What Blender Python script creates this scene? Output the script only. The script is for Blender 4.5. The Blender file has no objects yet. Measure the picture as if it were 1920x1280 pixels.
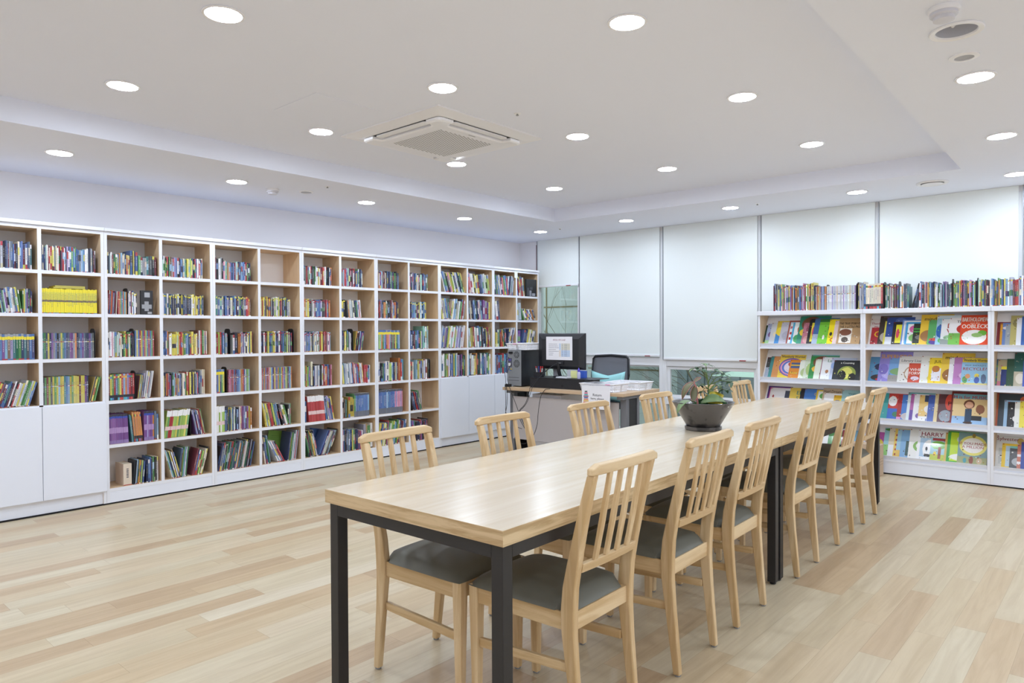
import bpy, bmesh, math, random
from mathutils import Vector, Matrix

# ---------------------------------------------------------------- camera, world, exposure
SC = bpy.context.scene
COL = SC.collection
CH = 1.27236
cam_d = bpy.data.cameras.new('camera')
cam = bpy.data.objects.new('camera', cam_d); COL.objects.link(cam)
Fv = Vector((0.74844147, 0.66307235, -0.01305449)); Rv = Vector((0.66307546, -0.74853774, -0.00471104)); Uv = Vector((0.01289554, 0.00513018, 0.99990369))
M = Matrix((Rv, Uv, -Fv)).transposed().to_4x4(); M.translation = Vector((0, 0, CH))
cam.matrix_world = M
cam_d.sensor_width = 36.0; cam_d.lens = 1314.1555 / 1920 * 36.0; cam_d.clip_start = 0.05
SC.camera = cam
SC.view_settings.view_transform = 'Standard'
SC.view_settings.look = 'None'
SC.view_settings.exposure = 1.99
SC.view_settings.gamma = 1.0
SC.view_settings.use_curve_mapping = False
W = bpy.data.worlds.new('world'); SC.world = W; W.use_nodes = True
W.node_tree.nodes['Background'].inputs[0].default_value = (0.88, 0.95, 1.0, 1)
W.node_tree.nodes['Background'].inputs[1].default_value = 0.5
SC.cycles.max_bounces = 10; SC.cycles.diffuse_bounces = 7; SC.cycles.glossy_bounces = 3
SC.cycles.transmission_bounces = 6; SC.cycles.use_denoising = True
LAMP_STRENGTH = 30.0
LAMP_COLOR = (0.84, 0.945, 1.09)

# room numbers (metres): +X runs along the book wall, +Y towards it
XW = 7.147; YL = 6.18; YR = -3.6; XB = -2.6; ZC = 2.4669; ZU = 2.606
BD = 5.7196                      # front plane of the bookcases
RND = random.Random(7)

# ---------------------------------------------------------------- helpers
def lin(c):
    if isinstance(c, str): c = (int(c[0:2], 16), int(c[2:4], 16), int(c[4:6], 16))
    o = []
    for v in c:
        v = v / 255.0
        o.append(v / 12.92 if v <= 0.04045 else ((v + 0.055) / 1.055) ** 2.4)
    return (o[0], o[1], o[2], 1.0)

class MB:
    def __init__(s): s.v = []; s.f = []; s.m = []; s.c = []; s.T = Matrix.Identity(4); s.col = (1, 1, 1, 1); s.mat = 0
    def pt(s, p): s.v.append(tuple(s.T @ Vector(p))); return len(s.v) - 1
    def face(s, pts, mat=None, col=None):
        s.f.append([s.pt(p) for p in pts]); s.m.append(s.mat if mat is None else mat); s.c.append(s.col if col is None else col)
    def idx(s, ids, mat=None, col=None):
        s.f.append(list(ids)); s.m.append(s.mat if mat is None else mat); s.c.append(s.col if col is None else col)
    def box(s, x0, x1, y0, y1, z0, z1, mats=None, col=None, mat=None):
        # mats: dict of face name -> material index for single faces (front = -y)
        i = [s.pt(p) for p in ((x0, y0, z0), (x1, y0, z0), (x1, y1, z0), (x0, y1, z0), (x0, y0, z1), (x1, y0, z1), (x1, y1, z1), (x0, y1, z1))]
        for n, q in (('bottom', (3, 2, 1, 0)), ('top', (4, 5, 6, 7)), ('front', (0, 1, 5, 4)), ('right', (1, 2, 6, 5)), ('back', (2, 3, 7, 6)), ('left', (3, 0, 4, 7))):
            s.idx([i[k] for k in q], (mats or {}).get(n, mat), col)
        return s
    def loft(s, rings, cap=True, col=None, mat=None, closed=True):
        R = [[s.pt(p) for p in r] for r in rings]
        n = len(R[0])
        for a, b in zip(R, R[1:]):
            for k in range(n if closed else n - 1):
                s.idx((a[k], a[(k + 1) % n], b[(k + 1) % n], b[k]), mat, col)
        if cap: s.idx(R[0][::-1], mat, col); s.idx(R[-1], mat, col)
        return s
    def lathe(s, prof, n=32, c=(0, 0, 0), cap=True, col=None, mat=None):
        rings = [[(c[0] + r * math.cos(2 * math.pi * k / n), c[1] + r * math.sin(2 * math.pi * k / n), c[2] + z) for k in range(n)] for r, z in prof]
        return s.loft(rings, cap, col, mat)
    def tube(s, pts, r, n=6, col=None, mat=None):
        pts = [Vector(p) for p in pts]; rings = []
        rr = r if isinstance(r, (list, tuple)) else [r] * len(pts)
        up = Vector((0.13, 0.21, 1)).normalized()
        for i, p in enumerate(pts):
            d = (pts[min(i + 1, len(pts) - 1)] - pts[max(i - 1, 0)])
            if d.length < 1e-9: d = Vector((0, 0, 1))
            d.normalize()
            a = d.cross(up)
            if a.length < 1e-3: a = d.cross(Vector((1, 0, 0)))
            a.normalize(); b = d.cross(a)
            rings.append([tuple(p + a * rr[i] * math.cos(2 * math.pi * k / n) + b * rr[i] * math.sin(2 * math.pi * k / n)) for k in range(n)])
        return s.loft(rings, True, col, mat)
    def addmesh(s, me, T, col=None, mat=None):
        base = len(s.v)
        for v in me.vertices: s.v.append(tuple(s.T @ (T @ v.co)))
        for p in me.polygons:
            s.f.append([base + k for k in p.vertices]); s.m.append(s.mat if mat is None else mat); s.c.append(s.col if col is None else col)
    def build(s, name, mats, parent=None, smooth=False, bevel=0, seg=2, ang=40, subsurf=0, loc=None, rot=None):
        me = bpy.data.meshes.new(name); me.from_pydata(s.v, [], s.f)
        if not isinstance(mats, (list, tuple)): mats = [mats]
        for m in mats: me.materials.append(m)
        me.polygons.foreach_set('material_index', s.m)
        if any(m.get('vcol') for m in mats):
            at = me.color_attributes.new('Col', 'FLOAT_COLOR', 'CORNER')
            buf = []
            for p, c in zip(me.polygons, s.c): buf.extend(list(c) * p.loop_total)
            at.data.foreach_set('color', buf)
        me.update()
        if smooth:
            me.polygons.foreach_set('use_smooth', [True] * len(me.polygons))
            try: me.set_sharp_from_angle(angle=math.radians(ang))
            except Exception: pass
        o = bpy.data.objects.new(name, me); COL.objects.link(o)
        if parent: o.parent = parent
        if loc: o.location = loc
        if rot: o.rotation_euler = rot
        if bevel:
            b = o.modifiers.new('b', 'BEVEL'); b.width = bevel; b.segments = seg; b.limit_method = 'ANGLE'; b.angle_limit = math.radians(35)
            b.harden_normals = False
        if subsurf:
            u = o.modifiers.new('s', 'SUBSURF'); u.levels = subsurf; u.render_levels = subsurf
        return o

def tag(o, label, cat, group=None, kind=None):
    o['label'] = label; o['category'] = cat
    if group: o['group'] = group
    if kind: o['kind'] = kind
    return o
def thing(name, label, cat, loc=(0, 0, 0), rz=0.0, group=None):
    o = bpy.data.objects.new(name, None); COL.objects.link(o); o.empty_display_size = 0.05
    o.location = loc; o.rotation_euler = (0, 0, rz)
    return tag(o, label, cat, group)
def struct(o): o['kind'] = 'structure'; return o
def copy_tree(o, parent=None):
    c = o.copy(); COL.objects.link(c); c.parent = parent
    for ch in [k for k in KIDS.get(o.name, [])]: copy_tree(ch, c)
    return c
KIDS = {}
def remember(root):
    KIDS[root.name] = [k for k in COL.objects if k.parent == root]
    for k in KIDS[root.name]: remember(k)

_TXT = {}
def text_mesh(s):
    if s in _TXT: return _TXT[s]
    cu = bpy.data.curves.new('t', 'FONT'); cu.body = s; cu.size = 1.0; cu.align_x = 'CENTER'; cu.align_y = 'CENTER'; cu.resolution_u = 2
    ob = bpy.data.objects.new('t', cu); COL.objects.link(ob)
    bpy.context.view_layer.update()
    dg = bpy.context.evaluated_depsgraph_get()
    me = bpy.data.meshes.new_from_object(ob.evaluated_get(dg))
    bpy.data.objects.remove(ob); bpy.data.curves.remove(cu)
    xs = [v.co.x for v in me.vertices] or [0]; ys = [v.co.y for v in me.vertices] or [0]
    _TXT[s] = (me, max(xs) - min(xs), max(ys) - min(ys), (max(xs) + min(xs)) / 2, (max(ys) + min(ys)) / 2)
    return _TXT[s]
def put_text(mb, s, cx, cz, size, maxw, y, col, bold=False):
    me, w, h, ox, oy = text_mesh(s)
    sx = size; 
    if w * sx > maxw: sx = maxw / w
    # text x -> local x, text y -> local z, drawn on the plane y
    T = Matrix(((sx, 0, 0, cx - ox * sx), (0, 0, 1, y), (0, size, 0, cz - oy * size), (0, 0, 0, 1)))
    mb.addmesh(me, T, col)
    if bold:
        T2 = T.copy(); T2[0][3] += size * 0.03; T2[1][3] -= 0.00005; mb.addmesh(me, T2, col)

# ---------------------------------------------------------------- materials
def mat(name, col, rough=0.5, metal=0.0, coat=0.0, emis=None, estr=0.0, trans=0.0, spec=None, bump=None):
    m = bpy.data.materials.new(name); m.use_nodes = True
    nt = m.node_tree; b = nt.nodes['Principled BSDF']
    b.inputs['Base Color'].default_value = lin(col); b.inputs['Roughness'].default_value = rough; b.inputs['Metallic'].default_value = metal
    b.inputs['Coat Weight'].default_value = coat; b.inputs['Coat Roughness'].default_value = 0.08
    if spec is not None: b.inputs['Specular IOR Level'].default_value = spec
    if trans: b.inputs['Transmission Weight'].default_value = trans
    if emis: b.inputs['Emission Color'].default_value = (*emis, 1); b.inputs['Emission Strength'].default_value = estr
    # faint surface variation so nothing is a dead flat colour
    tc = nt.nodes.new('ShaderNodeTexCoord'); nz = nt.nodes.new('ShaderNodeTexNoise'); nz.inputs['Scale'].default_value = (bump or (60, 0))[0]
    bp = nt.nodes.new('ShaderNodeBump'); bp.inputs['Strength'].default_value = (bump or (60, 0.02))[1]; bp.inputs['Distance'].default_value = 0.002
    nt.links.new(tc.outputs['Object'], nz.inputs['Vector']); nt.links.new(nz.outputs['Fac'], bp.inputs['Height']); nt.links.new(bp.outputs['Normal'], b.inputs['Normal'])
    return m
def vmat(name, rough=0.4, coat=0.0, spec=0.5):
    m = mat(name, (200, 200, 200), rough, coat=coat, spec=spec); m['vcol'] = 1
    nt = m.node_tree; a = nt.nodes.new('ShaderNodeAttribute'); a.attribute_name = 'Col'
    nt.links.new(a.outputs['Color'], nt.nodes['Principled BSDF'].inputs['Base Color'])
    return m
def wood(name, light, dark, axis='z', rough=0.42, scale=1.0, coat=0.0, contrast=(0.35, 0.7)):
    m = mat(name, light, rough, coat=coat); nt = m.node_tree; b = nt.nodes['Principled BSDF']
    tc = nt.nodes.new('ShaderNodeTexCoord'); mp = nt.nodes.new('ShaderNodeMapping'); nz = nt.nodes.new('ShaderNodeTexNoise'); cr = nt.nodes.new('ShaderNodeValToRGB')
    oi = nt.nodes.new('ShaderNodeObjectInfo'); ad = nt.nodes.new('ShaderNodeVectorMath'); sc_ = nt.nodes.new('ShaderNodeVectorMath'); sc_.operation = 'SCALE'; sc_.inputs['Scale'].default_value = 1.0
    cb = nt.nodes.new('ShaderNodeCombineXYZ')
    for k in range(3):
        mu = nt.nodes.new('ShaderNodeMath'); mu.operation = 'MULTIPLY'; mu.inputs[1].default_value = 13.0 + 5 * k
        nt.links.new(oi.outputs['Random'], mu.inputs[0]); nt.links.new(mu.outputs[0], cb.inputs[k])
    nt.links.new(tc.outputs['Object'], mp.inputs['Vector'])
    s = [38 * scale] * 3; s['xyz'.index(axis)] = 2.6 * scale; mp.inputs['Scale'].default_value = s
    nt.links.new(mp.outputs[0], ad.inputs[0]); nt.links.new(cb.outputs[0], ad.inputs[1]); nt.links.new(ad.outputs[0], nz.inputs['Vector'])
    nz.inputs['Scale'].default_value = 1.0; nz.inputs['Detail'].default_value = 5; nz.inputs['Roughness'].default_value = 0.62; nz.inputs['Distortion'].default_value = 0.6
    cr.color_ramp.elements[0].position = contrast[0]; cr.color_ramp.elements[0].color = lin(dark); cr.color_ramp.elements[1].position = contrast[1]; cr.color_ramp.elements[1].color = lin(light)
    nt.links.new(nz.outputs['Fac'], cr.inputs[0]); nt.links.new(cr.outputs[0], b.inputs['Base Color'])
    return m
M_WALL = mat('wall_paint', (240, 238, 240), 0.75, spec=0.25)
M_CEIL = mat('ceiling_paint', (235, 239, 252), 0.85, spec=0.15)
M_LAM = mat('white_laminate', (230, 232, 239), 0.28, spec=0.5)
M_LAMD = mat('white_laminate_face', (229, 233, 243), 0.35, spec=0.45)
M_CUB = wood('oak_laminate', (224, 198, 164), (210, 182, 147), 'y', 0.45, 0.7)
M_CUBV = wood('oak_laminate_upright', (224, 198, 164), (211, 183, 148), 'z', 0.45, 0.7)
M_BACK = mat('backing_board', (243, 244, 249), 0.6)
M_BLACK = mat('black_steel', (36, 35, 37), 0.42, spec=0.5)
M_GAPSHADE = mat('painted_gap_shade', (14, 14, 18), 0.8)  # near-black colour painted for the shade in the gap under the furniture
M_CHAIR = wood('rubberwood', (220, 194, 153), (198, 166, 120), 'z', 0.4, 0.6, contrast=(0.42, 0.60))
M_CHAIRX = wood('rubberwood_cross', (222, 197, 157), (200, 169, 124), 'x', 0.4, 0.6, contrast=(0.42, 0.60))
M_CHAIRY = wood('rubberwood_side', (218, 191, 148), (194, 161, 114), 'y', 0.4, 0.6, contrast=(0.42, 0.60))
M_TOP = wood('ash_veneer', (217, 203, 181), (207, 190, 163), 'x', 0.27, 0.5, coat=0.45)
M_TOP.node_tree.nodes['Principled BSDF'].inputs['Coat Roughness'].default_value = 0.2
M_EDGE = wood('ash_edge', (216, 192, 152), (180, 152, 110), 'x', 0.45, 1.6, contrast=(0.38, 0.6))
M_EDGEY = wood('ash_edge_end', (210, 184, 144), (178, 148, 106), 'y', 0.45, 1.6, contrast=(0.38, 0.6))
M_SEAT = mat('grey_green_leatherette', (104, 104, 94), 0.5, spec=0.45, bump=(9, 0.25))
M_WIN = mat('white_frame', (238, 240, 244), 0.35)
M_WING = mat('grey_profile', (150, 154, 160), 0.35, metal=0.3)
M_BLIND = mat('blind_cloth', (236, 242, 242), 0.9, spec=0.1, bump=(220, 0.05))
M_BOOK = vmat('printed_paper', 0.38, coat=0.0, spec=0.45)
M_COVER = vmat('glossy_cover', 0.3, coat=0.35, spec=0.5)
M_PLAST = mat('white_plastic', (240, 240, 244), 0.35)
M_GPLAST = mat('grey_plastic', (140, 142, 146), 0.5)
M_KPLAST = mat('black_plastic', (34, 35, 40), 0.42)
M_KMATTE = mat('black_matte', (26, 26, 30), 0.7)
M_ZINC = mat('zinc_panel', (150, 155, 160), 0.4, metal=0.4)
M_RED = mat('red_tab', (150, 40, 45), 0.5)
M_GLASS = bpy.data.materials.new('window_glass'); M_GLASS.use_nodes = True
nt = M_GLASS.node_tree; nt.nodes.clear(); _o = nt.nodes.new('ShaderNodeOutputMaterial'); _mx = nt.nodes.new('ShaderNodeMixShader'); _tr = nt.nodes.new('ShaderNodeBsdfTransparent'); _gl = nt.nodes.new('ShaderNodeBsdfGlossy'); _fr = nt.nodes.new('ShaderNodeFresnel')
_tr.inputs[0].default_value = (0.90, 0.95, 0.93, 1); _gl.inputs['Roughness'].default_value = 0.02; _fr.inputs[0].default_value = 1.5
nt.links.new(_fr.outputs[0], _mx.inputs[0]); nt.links.new(_tr.outputs[0], _mx.inputs[1]); nt.links.new(_gl.outputs[0], _mx.inputs[2]); nt.links.new(_mx.outputs[0], _o.inputs[0])
M_LAMP = bpy.data.materials.new('lit_diffuser'); M_LAMP.use_nodes = True
nt = M_LAMP.node_tree; nt.nodes.clear(); _o = nt.nodes.new('ShaderNodeOutputMaterial'); _e = nt.nodes.new('ShaderNodeEmission'); _e.inputs[0].default_value = (*LAMP_COLOR, 1); _e.inputs[1].default_value = LAMP_STRENGTH
nt.links.new(_e.outputs[0], _o.inputs[0])

def floor_material():
    m = bpy.data.materials.new('oak_plank_floor'); m.use_nodes = True; nt = m.node_tree; N = nt.nodes; L = nt.links; b = N['Principled BSDF']
    def math_(op, a, bb=None, c=None):
        n = N.new('ShaderNodeMath'); n.operation = op
        for k, v in enumerate((a, bb, c)):
            if v is None: continue
            if isinstance(v, (int, float)): n.inputs[k].default_value = v
            else: L.new(v, n.inputs[k])
        return n.outputs[0]
    tc = N.new('ShaderNodeTexCoord'); sp = N.new('ShaderNodeSeparateXYZ'); L.new(tc.outputs['Object'], sp.inputs[0])
    y = math_('DIVIDE', math_('ADD', sp.outputs[1], 20.0 + 0.078), 0.118); row = math_('FLOOR', y)
    wn = N.new('ShaderNodeTexWhiteNoise'); wn.noise_dimensions = '1D'; L.new(row, wn.inputs['W'])
    ln = math_('ADD', math_('MULTIPLY', wn.outputs['Value'], 0.35), 0.72)
    sh = math_('MULTIPLY', math_('FRACT', math_('MULTIPLY', wn.outputs['Value'], 7.31)), 3.0)
    x = math_('ADD', math_('DIVIDE', math_('ADD', sp.outputs[0], 20.0), ln), sh); ix = math_('FLOOR', x)
    cb = N.new('ShaderNodeCombineXYZ'); L.new(ix, cb.inputs[0]); L.new(row, cb.inputs[1])
    w2 = N.new('ShaderNodeTexWhiteNoise'); w2.noise_dimensions = '3D'; L.new(cb.outputs[0], w2.inputs['Vector'])
    cr = N.new('ShaderNodeValToRGB'); e = cr.color_ramp
    e.elements[0].position = 0; e.elements[0].color = lin((186, 162, 132)); e.elements[1].position = 1; e.elements[1].color = lin((214, 204, 182))
    for p, c in ((0.22, (200, 178, 145)), (0.5, (200, 185, 156)), (0.75, (205, 193, 167)), (0.9, (202, 184, 154))):
        q = e.elements.new(p); q.color = lin(c)
    L.new(w2.outputs['Value'], cr.inputs[0])
    # grain, shifted on every plank
    cv = N.new('ShaderNodeCombineXYZ'); L.new(math_('MULTIPLY', sp.outputs[0], 1.5), cv.inputs[0]); L.new(math_('MULTIPLY', sp.outputs[1], 22.0), cv.inputs[1])
    L.new(math_('MULTIPLY', w2.outputs['Value'], 50.0), cv.inputs[2])
    nz = N.new('ShaderNodeTexNoise'); nz.inputs['Scale'].default_value = 1.0; nz.inputs['Detail'].default_value = 7; nz.inputs['Roughness'].default_value = 0.6; nz.inputs['Distortion'].default_value = 1.1; L.new(cv.outputs[0], nz.inputs['Vector'])
    g = N.new('ShaderNodeValToRGB'); g.color_ramp.elements[0].position = 0.35; g.color_ramp.elements[0].color = (0.82, 0.78, 0.73, 1); g.color_ramp.elements[1].position = 0.62; g.color_ramp.elements[1].color = (1, 1, 1, 1)
    L.new(nz.outputs['Fac'], g.inputs[0])
    mx = N.new('ShaderNodeMix'); mx.data_type = 'RGBA'; mx.blend_type = 'MULTIPLY'; mx.inputs[0].default_value = 0.75; L.new(cr.outputs[0], mx.inputs[6]); L.new(g.outputs[0], mx.inputs[7])
    fx = math_('FRACT', x); fy = math_('FRACT', y)
    ex = math_('LESS_THAN', math_('MULTIPLY', math_('MINIMUM', fx, math_('SUBTRACT', 1.0, fx)), ln), 0.0009)
    ey = math_('LESS_THAN', math_('MULTIPLY', math_('MINIMUM', fy, math_('SUBTRACT', 1.0, fy)), 0.118), 0.0007)
    ed = math_('MAXIMUM', ex, ey)
    m2 = N.new('ShaderNodeMix'); m2.data_type = 'RGBA'; m2.blend_type = 'MULTIPLY'; L.new(math_('MULTIPLY', ed, 0.45), m2.inputs[0]); L.new(mx.outputs[2], m2.inputs[6]); m2.inputs[7].default_value = (0.45, 0.36, 0.28, 1)
    L.new(m2.outputs[2], b.inputs['Base Color'])
    b.inputs['Roughness'].default_value = 0.34; b.inputs['Specular IOR Level'].default_value = 0.45
    bp = N.new('ShaderNodeBump'); bp.inputs['Strength'].default_value = 0.08; bp.inputs['Distance'].default_value = 0.002; L.new(nz.outputs['Fac'], bp.inputs['Height']); L.new(bp.outputs[0], b.inputs['Normal'])
    return m
M_FLOOR = floor_material()

# ---------------------------------------------------------------- the room shell
struct(MB().box(XB, XW + 0.12, YR, YL, -0.1, 0.0).build('floor', M_FLOOR))
struct(MB().box(XB, XW + 0.12, YL, YL + 0.12, 0, 2.75).build('wall_left', M_WALL))
struct(MB().box(XB, XW + 0.12, YR - 0.12, YR, 0, 2.75).build('wall_right', M_WALL))
struct(MB().box(XB - 0.12, XB, YR, YL, 0, 2.75).build('wall_back', M_WALL))
# window wall: solid corner pieces, low kerb, head
ww = MB()
ww.box(XW, XW + 0.12, 5.90, YL, 0, ZC); ww.box(XW, XW + 0.12, YR, -1.55, 0, ZC); ww.box(XW, XW + 0.12, -1.55, 5.90, 0, 0.08)
ww.box(XW, XW + 0.12, -1.55, 5.90, 2.42, ZC)
struct(ww.build('wall_front', M_WALL))

# ceiling: soffit with the raised bay cut out of it and one round opening for the unlit fitting
COF = [(-2.0, 0.80), (6.111, 0.960), (6.006, 4.696), (-2.0, 4.752)]
HOLE = (3.282, 0.533, 0.073)
bm = bmesh.new()
def ring(pts, z):
    vs = [bm.verts.new((p[0], p[1], z)) for p in pts]
    return vs, [bm.edges.new((vs[k], vs[(k + 1) % len(vs)])) for k in range(len(vs))]
ho = [(HOLE[0] + HOLE[2] * math.cos(2 * math.pi * k / 32), HOLE[1] + HOLE[2] * math.sin(2 * math.pi * k / 32)) for k in range(32)]
_, e1 = ring([(XB, YR), (XW + .12, YR), (XW + .12, YL), (XB, YL)], ZC)
cv_, e2 = ring(COF, ZC); _, e3 = ring(ho, ZC)
bmesh.ops.triangle_fill(bm, use_beauty=True, use_dissolve=False, edges=e1 + e2 + e3)
top = [bm.verts.new((p[0], p[1], ZU)) for p in COF]
for k in range(4): bm.faces.new((cv_[k], cv_[(k + 1) % 4], top[(k + 1) % 4], top[k]))
bm.faces.new(top)
o8 = [bm.verts.new(p) for p in ((XB, YR, 2.75), (XW + .12, YR, 2.75), (XW + .12, YL, 2.75), (XB, YL, 2.75))]; bm.faces.new(o8)
me = bpy.data.meshes.new('ceiling'); bm.to_mesh(me); bm.free(); me.materials.append(M_CEIL)
ceil = bpy.data.objects.new('ceiling', me); COL.objects.link(ceil); struct(ceil)

# ---------------------------------------------------------------- windows and outside
MUL = [5.90, 5.184, 4.030, 2.892, 1.780, 0.692, -0.43, -1.55]
def frame_box(mb, y0, y1, z0, z1, w, x0, x1):
    mb.box(x0, x1, y0, y0 + w, z0, z1); mb.box(x0, x1, y1 - w, y1, z0, z1); mb.box(x0, x1, y0 + w, y1 - w, z0, z0 + w); mb.box(x0, x1, y0 + w, y1 - w, z1 - w, z1)
for i in range(7):
    yh, yl = MUL[i], MUL[i + 1]
    root = bpy.data.objects.new('window_%d' % (i + 1), None); COL.objects.link(root); root.location = (XW + 0.05, (yh + yl) / 2, 0.08); struct(root)
    h = (yh - yl) / 2; fm = MB()
    # uprights, transom and head
    fm.box(-0.05, 0.05, -h, -h + 0.045, 0, 2.34); fm.box(-0.05, 0.05, h - 0.045, h, 0, 2.34)
    fm.box(-0.05, 0.05, -h + .045, h - .045, 0, 0.05); fm.box(-0.05, 0.05, -h + .045, h - .045, 0.365, 0.435)
    fm.box(-0.045, 0.05, -h + .045, h - .045, 0.80, 0.90)
    fm.box(-0.05, 0.05, -h + .045, h - .045, 2.28, 2.34)
    fm.build('window_frame', M_WIN, root, bevel=0.003)
    sm = MB(); wz = 0.035
    if i != 1: frame_box(sm, -h + .046, h - .046, 0.44, 0.797, wz, -0.02, 0.02)
    else: frame_box(sm, -h + .046, h - .046, 0.44, 0.797, 0.012, -0.02, 0.02)
    sm.build('sash', M_WIN, root, bevel=0.003)
    if i == 1:
        hd = MB(); hd.box(-0.075, -0.05, -0.03 - 0.05, 0.05 - 0.05, 0.775, 0.82); hd.box(-0.09, -0.075, -0.11, -0.01, 0.785, 0.805)
        hd.build('latch', M_KPLAST, root, bevel=0.004)
    pn = MB(); pn.box(-0.004, 0.004, -h + .046, h - .046, 0.051, 0.364); pn.box(-0.004, 0.004, -h + .06, h - .06, 0.46, 0.78); pn.box(-0.004, 0.004, -h + .046, h - .046, 0.901, 2.279)
    pn.build('pane', M_GLASS, root)
struct(MB().box(XW - .004, XW + .012, 5.865, 5.897, 0.08, 2.42).build('trim_1', mat('red_brown_strip', (120, 60, 66), 0.5)))
BL = [(5.86, 5.196, 1.855, 'partly lowered over the corner window beside the bookcase end'), (5.178, 4.055, 0.985, 'lowered behind the office chair'),
      (4.005, 2.915, 0.955, 'lowered behind the potted plant, left of the picture book rack'), (2.87, 1.80, 0.955, 'behind the left section of the picture book rack'),
      (1.76, 0.712, 0.955, 'behind the middle section of the picture book rack'), (0.672, -0.41, 0.955, 'at the right edge, behind the rack end')]
for i, (y1, y0, zb, txt) in enumerate(BL):
    r = thing('roller_blind', 'white roller blind ' + txt, 'blind', (XW - 0.018, (y0 + y1) / 2, zb), 0, 'white roller blinds on the window wall')
    h = (y1 - y0) / 2
    MB().box(-0.001, 0.001, -h, h, 0.012, ZC - zb - 0.001).build('blind_cloth', M_BLIND, r)
    MB().box(-0.010, 0.010, -h, h, 0.0, 0.024).build('bottom_rail', M_WIN, r, bevel=0.003)
    t = MB(); t.box(-0.013, -0.0101, -h + 0.12, -h + 0.19, 0.002, 0.012); t.build('pull_tab', M_RED, r)
    MB().box(-0.004, 0.004, h + 0.005, h + 0.012, 0.0, ZC - zb - 0.002).build('cord', M_WING, r)
# outside
M_TILE = mat('green_cladding', (173, 184, 182), 0.6, bump=(25, 0.1))
M_GROUT = mat('brown_joint', (120, 112, 84), 0.7)
ow = thing('cladding_wall', 'pale green panelled wall seen outside through the corner window', 'wall', (8.35, 6.6, -0.6))
MB().box(0, 0.2, -2.0, 2.6, 0, 4.2).build('panel', M_TILE, ow)
g = MB()
for yy in (-1.15, 0.09, 1.33): g.box(-0.006, 0.0, yy - 0.011, yy + 0.011, 0, 4.2)
for zz in (1.35, 2.25, 3.15): g.box(-0.008, -0.001, -2.0, 2.6, zz - 0.010, zz + 0.010)
g.build('joint', M_GROUT, ow)
ow2 = thing('cladding_wall', 'grey boarded wall outside behind the low window by the plant', 'wall', (10.6, 3.6, -0.6))
MB().box(0, 0.2, -4.5, 2.8, 0, 4.2).build('panel', mat('slate_boards', (150, 158, 162), 0.7), ow2)
g = MB()
for k in range(24): g.box(-0.008, -0.001, -4.4 + k * 0.3, -4.38 + k * 0.3, 0, 4.2)
g.build('joint', mat('board_joint', (88, 98, 102), 0.8), ow2)
tag(MB().box(XW + 0.13, 14, -6, 11, -0.7, -0.6).build('ground', mat('paving', (120, 124, 118), 0.8)), 'grey paving outside below the windows', 'paving', kind='structure')
cn = thing('garden_parasol', 'pale green flat canopy seen outside through the low window', 'canopy', (9.7, 3.9, -0.6))
c = MB(); c.loft([[(-0.5, -1.0, 1.25), (0.5, -1.0, 1.25), (0.5, 0.55, 1.25), (-0.5, 0.55, 1.25)], [(-0.2, -0.6, 1.37), (0.2, -0.6, 1.37), (0.2, 0.05, 1.37), (-0.2, 0.05, 1.37)]])
c.build('canopy', mat('mint_canvas', (205, 232, 218), 0.7), cn)
MB().tube([(0, -0.6, 0), (0, -0.6, 1.3)], 0.02, 10).build('pole', M_WIN, cn)
for (tx, ty, sd, lab) in ((7.8, 5.05, 3, 'bare winter tree with thin brown branches outside the corner window'), (7.75, 3.3, 11, 'bare winter tree outside the low window behind the office chair')):
    rr = random.Random(sd); tr = MB()
    def branch(p, d, L_, r0, lvl):
        pts = [p]; q = p
        for k in range(4):
            d = (d + Vector((rr.uniform(-.04, .04), rr.uniform(-.25, .25), rr.uniform(-.05, .16)))).normalized(); q = q + d * L_ / 4; pts.append(q)
        tr.tube(pts, [r0 * (1 - 0.2 * k) for k in range(5)], 5)
        if lvl < 3:
            for k in range(4 if lvl else 9):
                pp = pts[1 + k % 4]; dd = (d + Vector((rr.uniform(-.12, .12), rr.uniform(-.6, 1.3), rr.uniform(-.5, .5)))).normalized()
                branch(pp, dd, L_ * 0.62, r0 * 0.55, lvl + 1)
    branch(Vector((0, 0, 0)), Vector((0.0, 0.42, 1)), 1.9, 0.013, 0)
    tt = tr.build('bare_tree', mat('bark', (128, 120, 98), 0.8), None, loc=(tx, ty, -0.6)); tag(tt, lab, 'tree')

# ---------------------------------------------------------------- ceiling fittings
def ordw(n):
    a = ['first', 'second', 'third', 'fourth', 'fifth', 'sixth', 'seventh', 'eighth', 'ninth', 'tenth', 'eleventh', 'twelfth', 'thirteenth', 'fourteenth', 'fifteenth', 'sixteenth', 'seventeenth', 'eighteenth', 'nineteenth']
    if n < 19: return a[n]
    t = {2: 'twent', 3: 'thirt', 4: 'fort', 5: 'fift'}[(n + 1) // 10]; r = (n + 1) % 10
    return t + 'ieth' if r == 0 else t + 'y-' + a[r - 1]
def lamp_proto():
    r = thing('downlight', '', 'ceiling light', (0, 0, 0), 0, 'round ceiling downlights')
    MB().lathe([(0.0735, 0.0), (0.084, 0.0), (0.086, -0.003), (0.084, -0.006), (0.0735, -0.006), (0.0735, 0.0)], 40, cap=False).build('trim_ring', M_PLAST, r, smooth=True)
    d = MB(); n = 32; d.face([(0.0735 * math.cos(-2 * math.pi * k / n), 0.0735 * math.sin(-2 * math.pi * k / n), -0.003) for k in range(n)]); d.build('diffuser', M_LAMP, r)
    remember(r); return r
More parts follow.
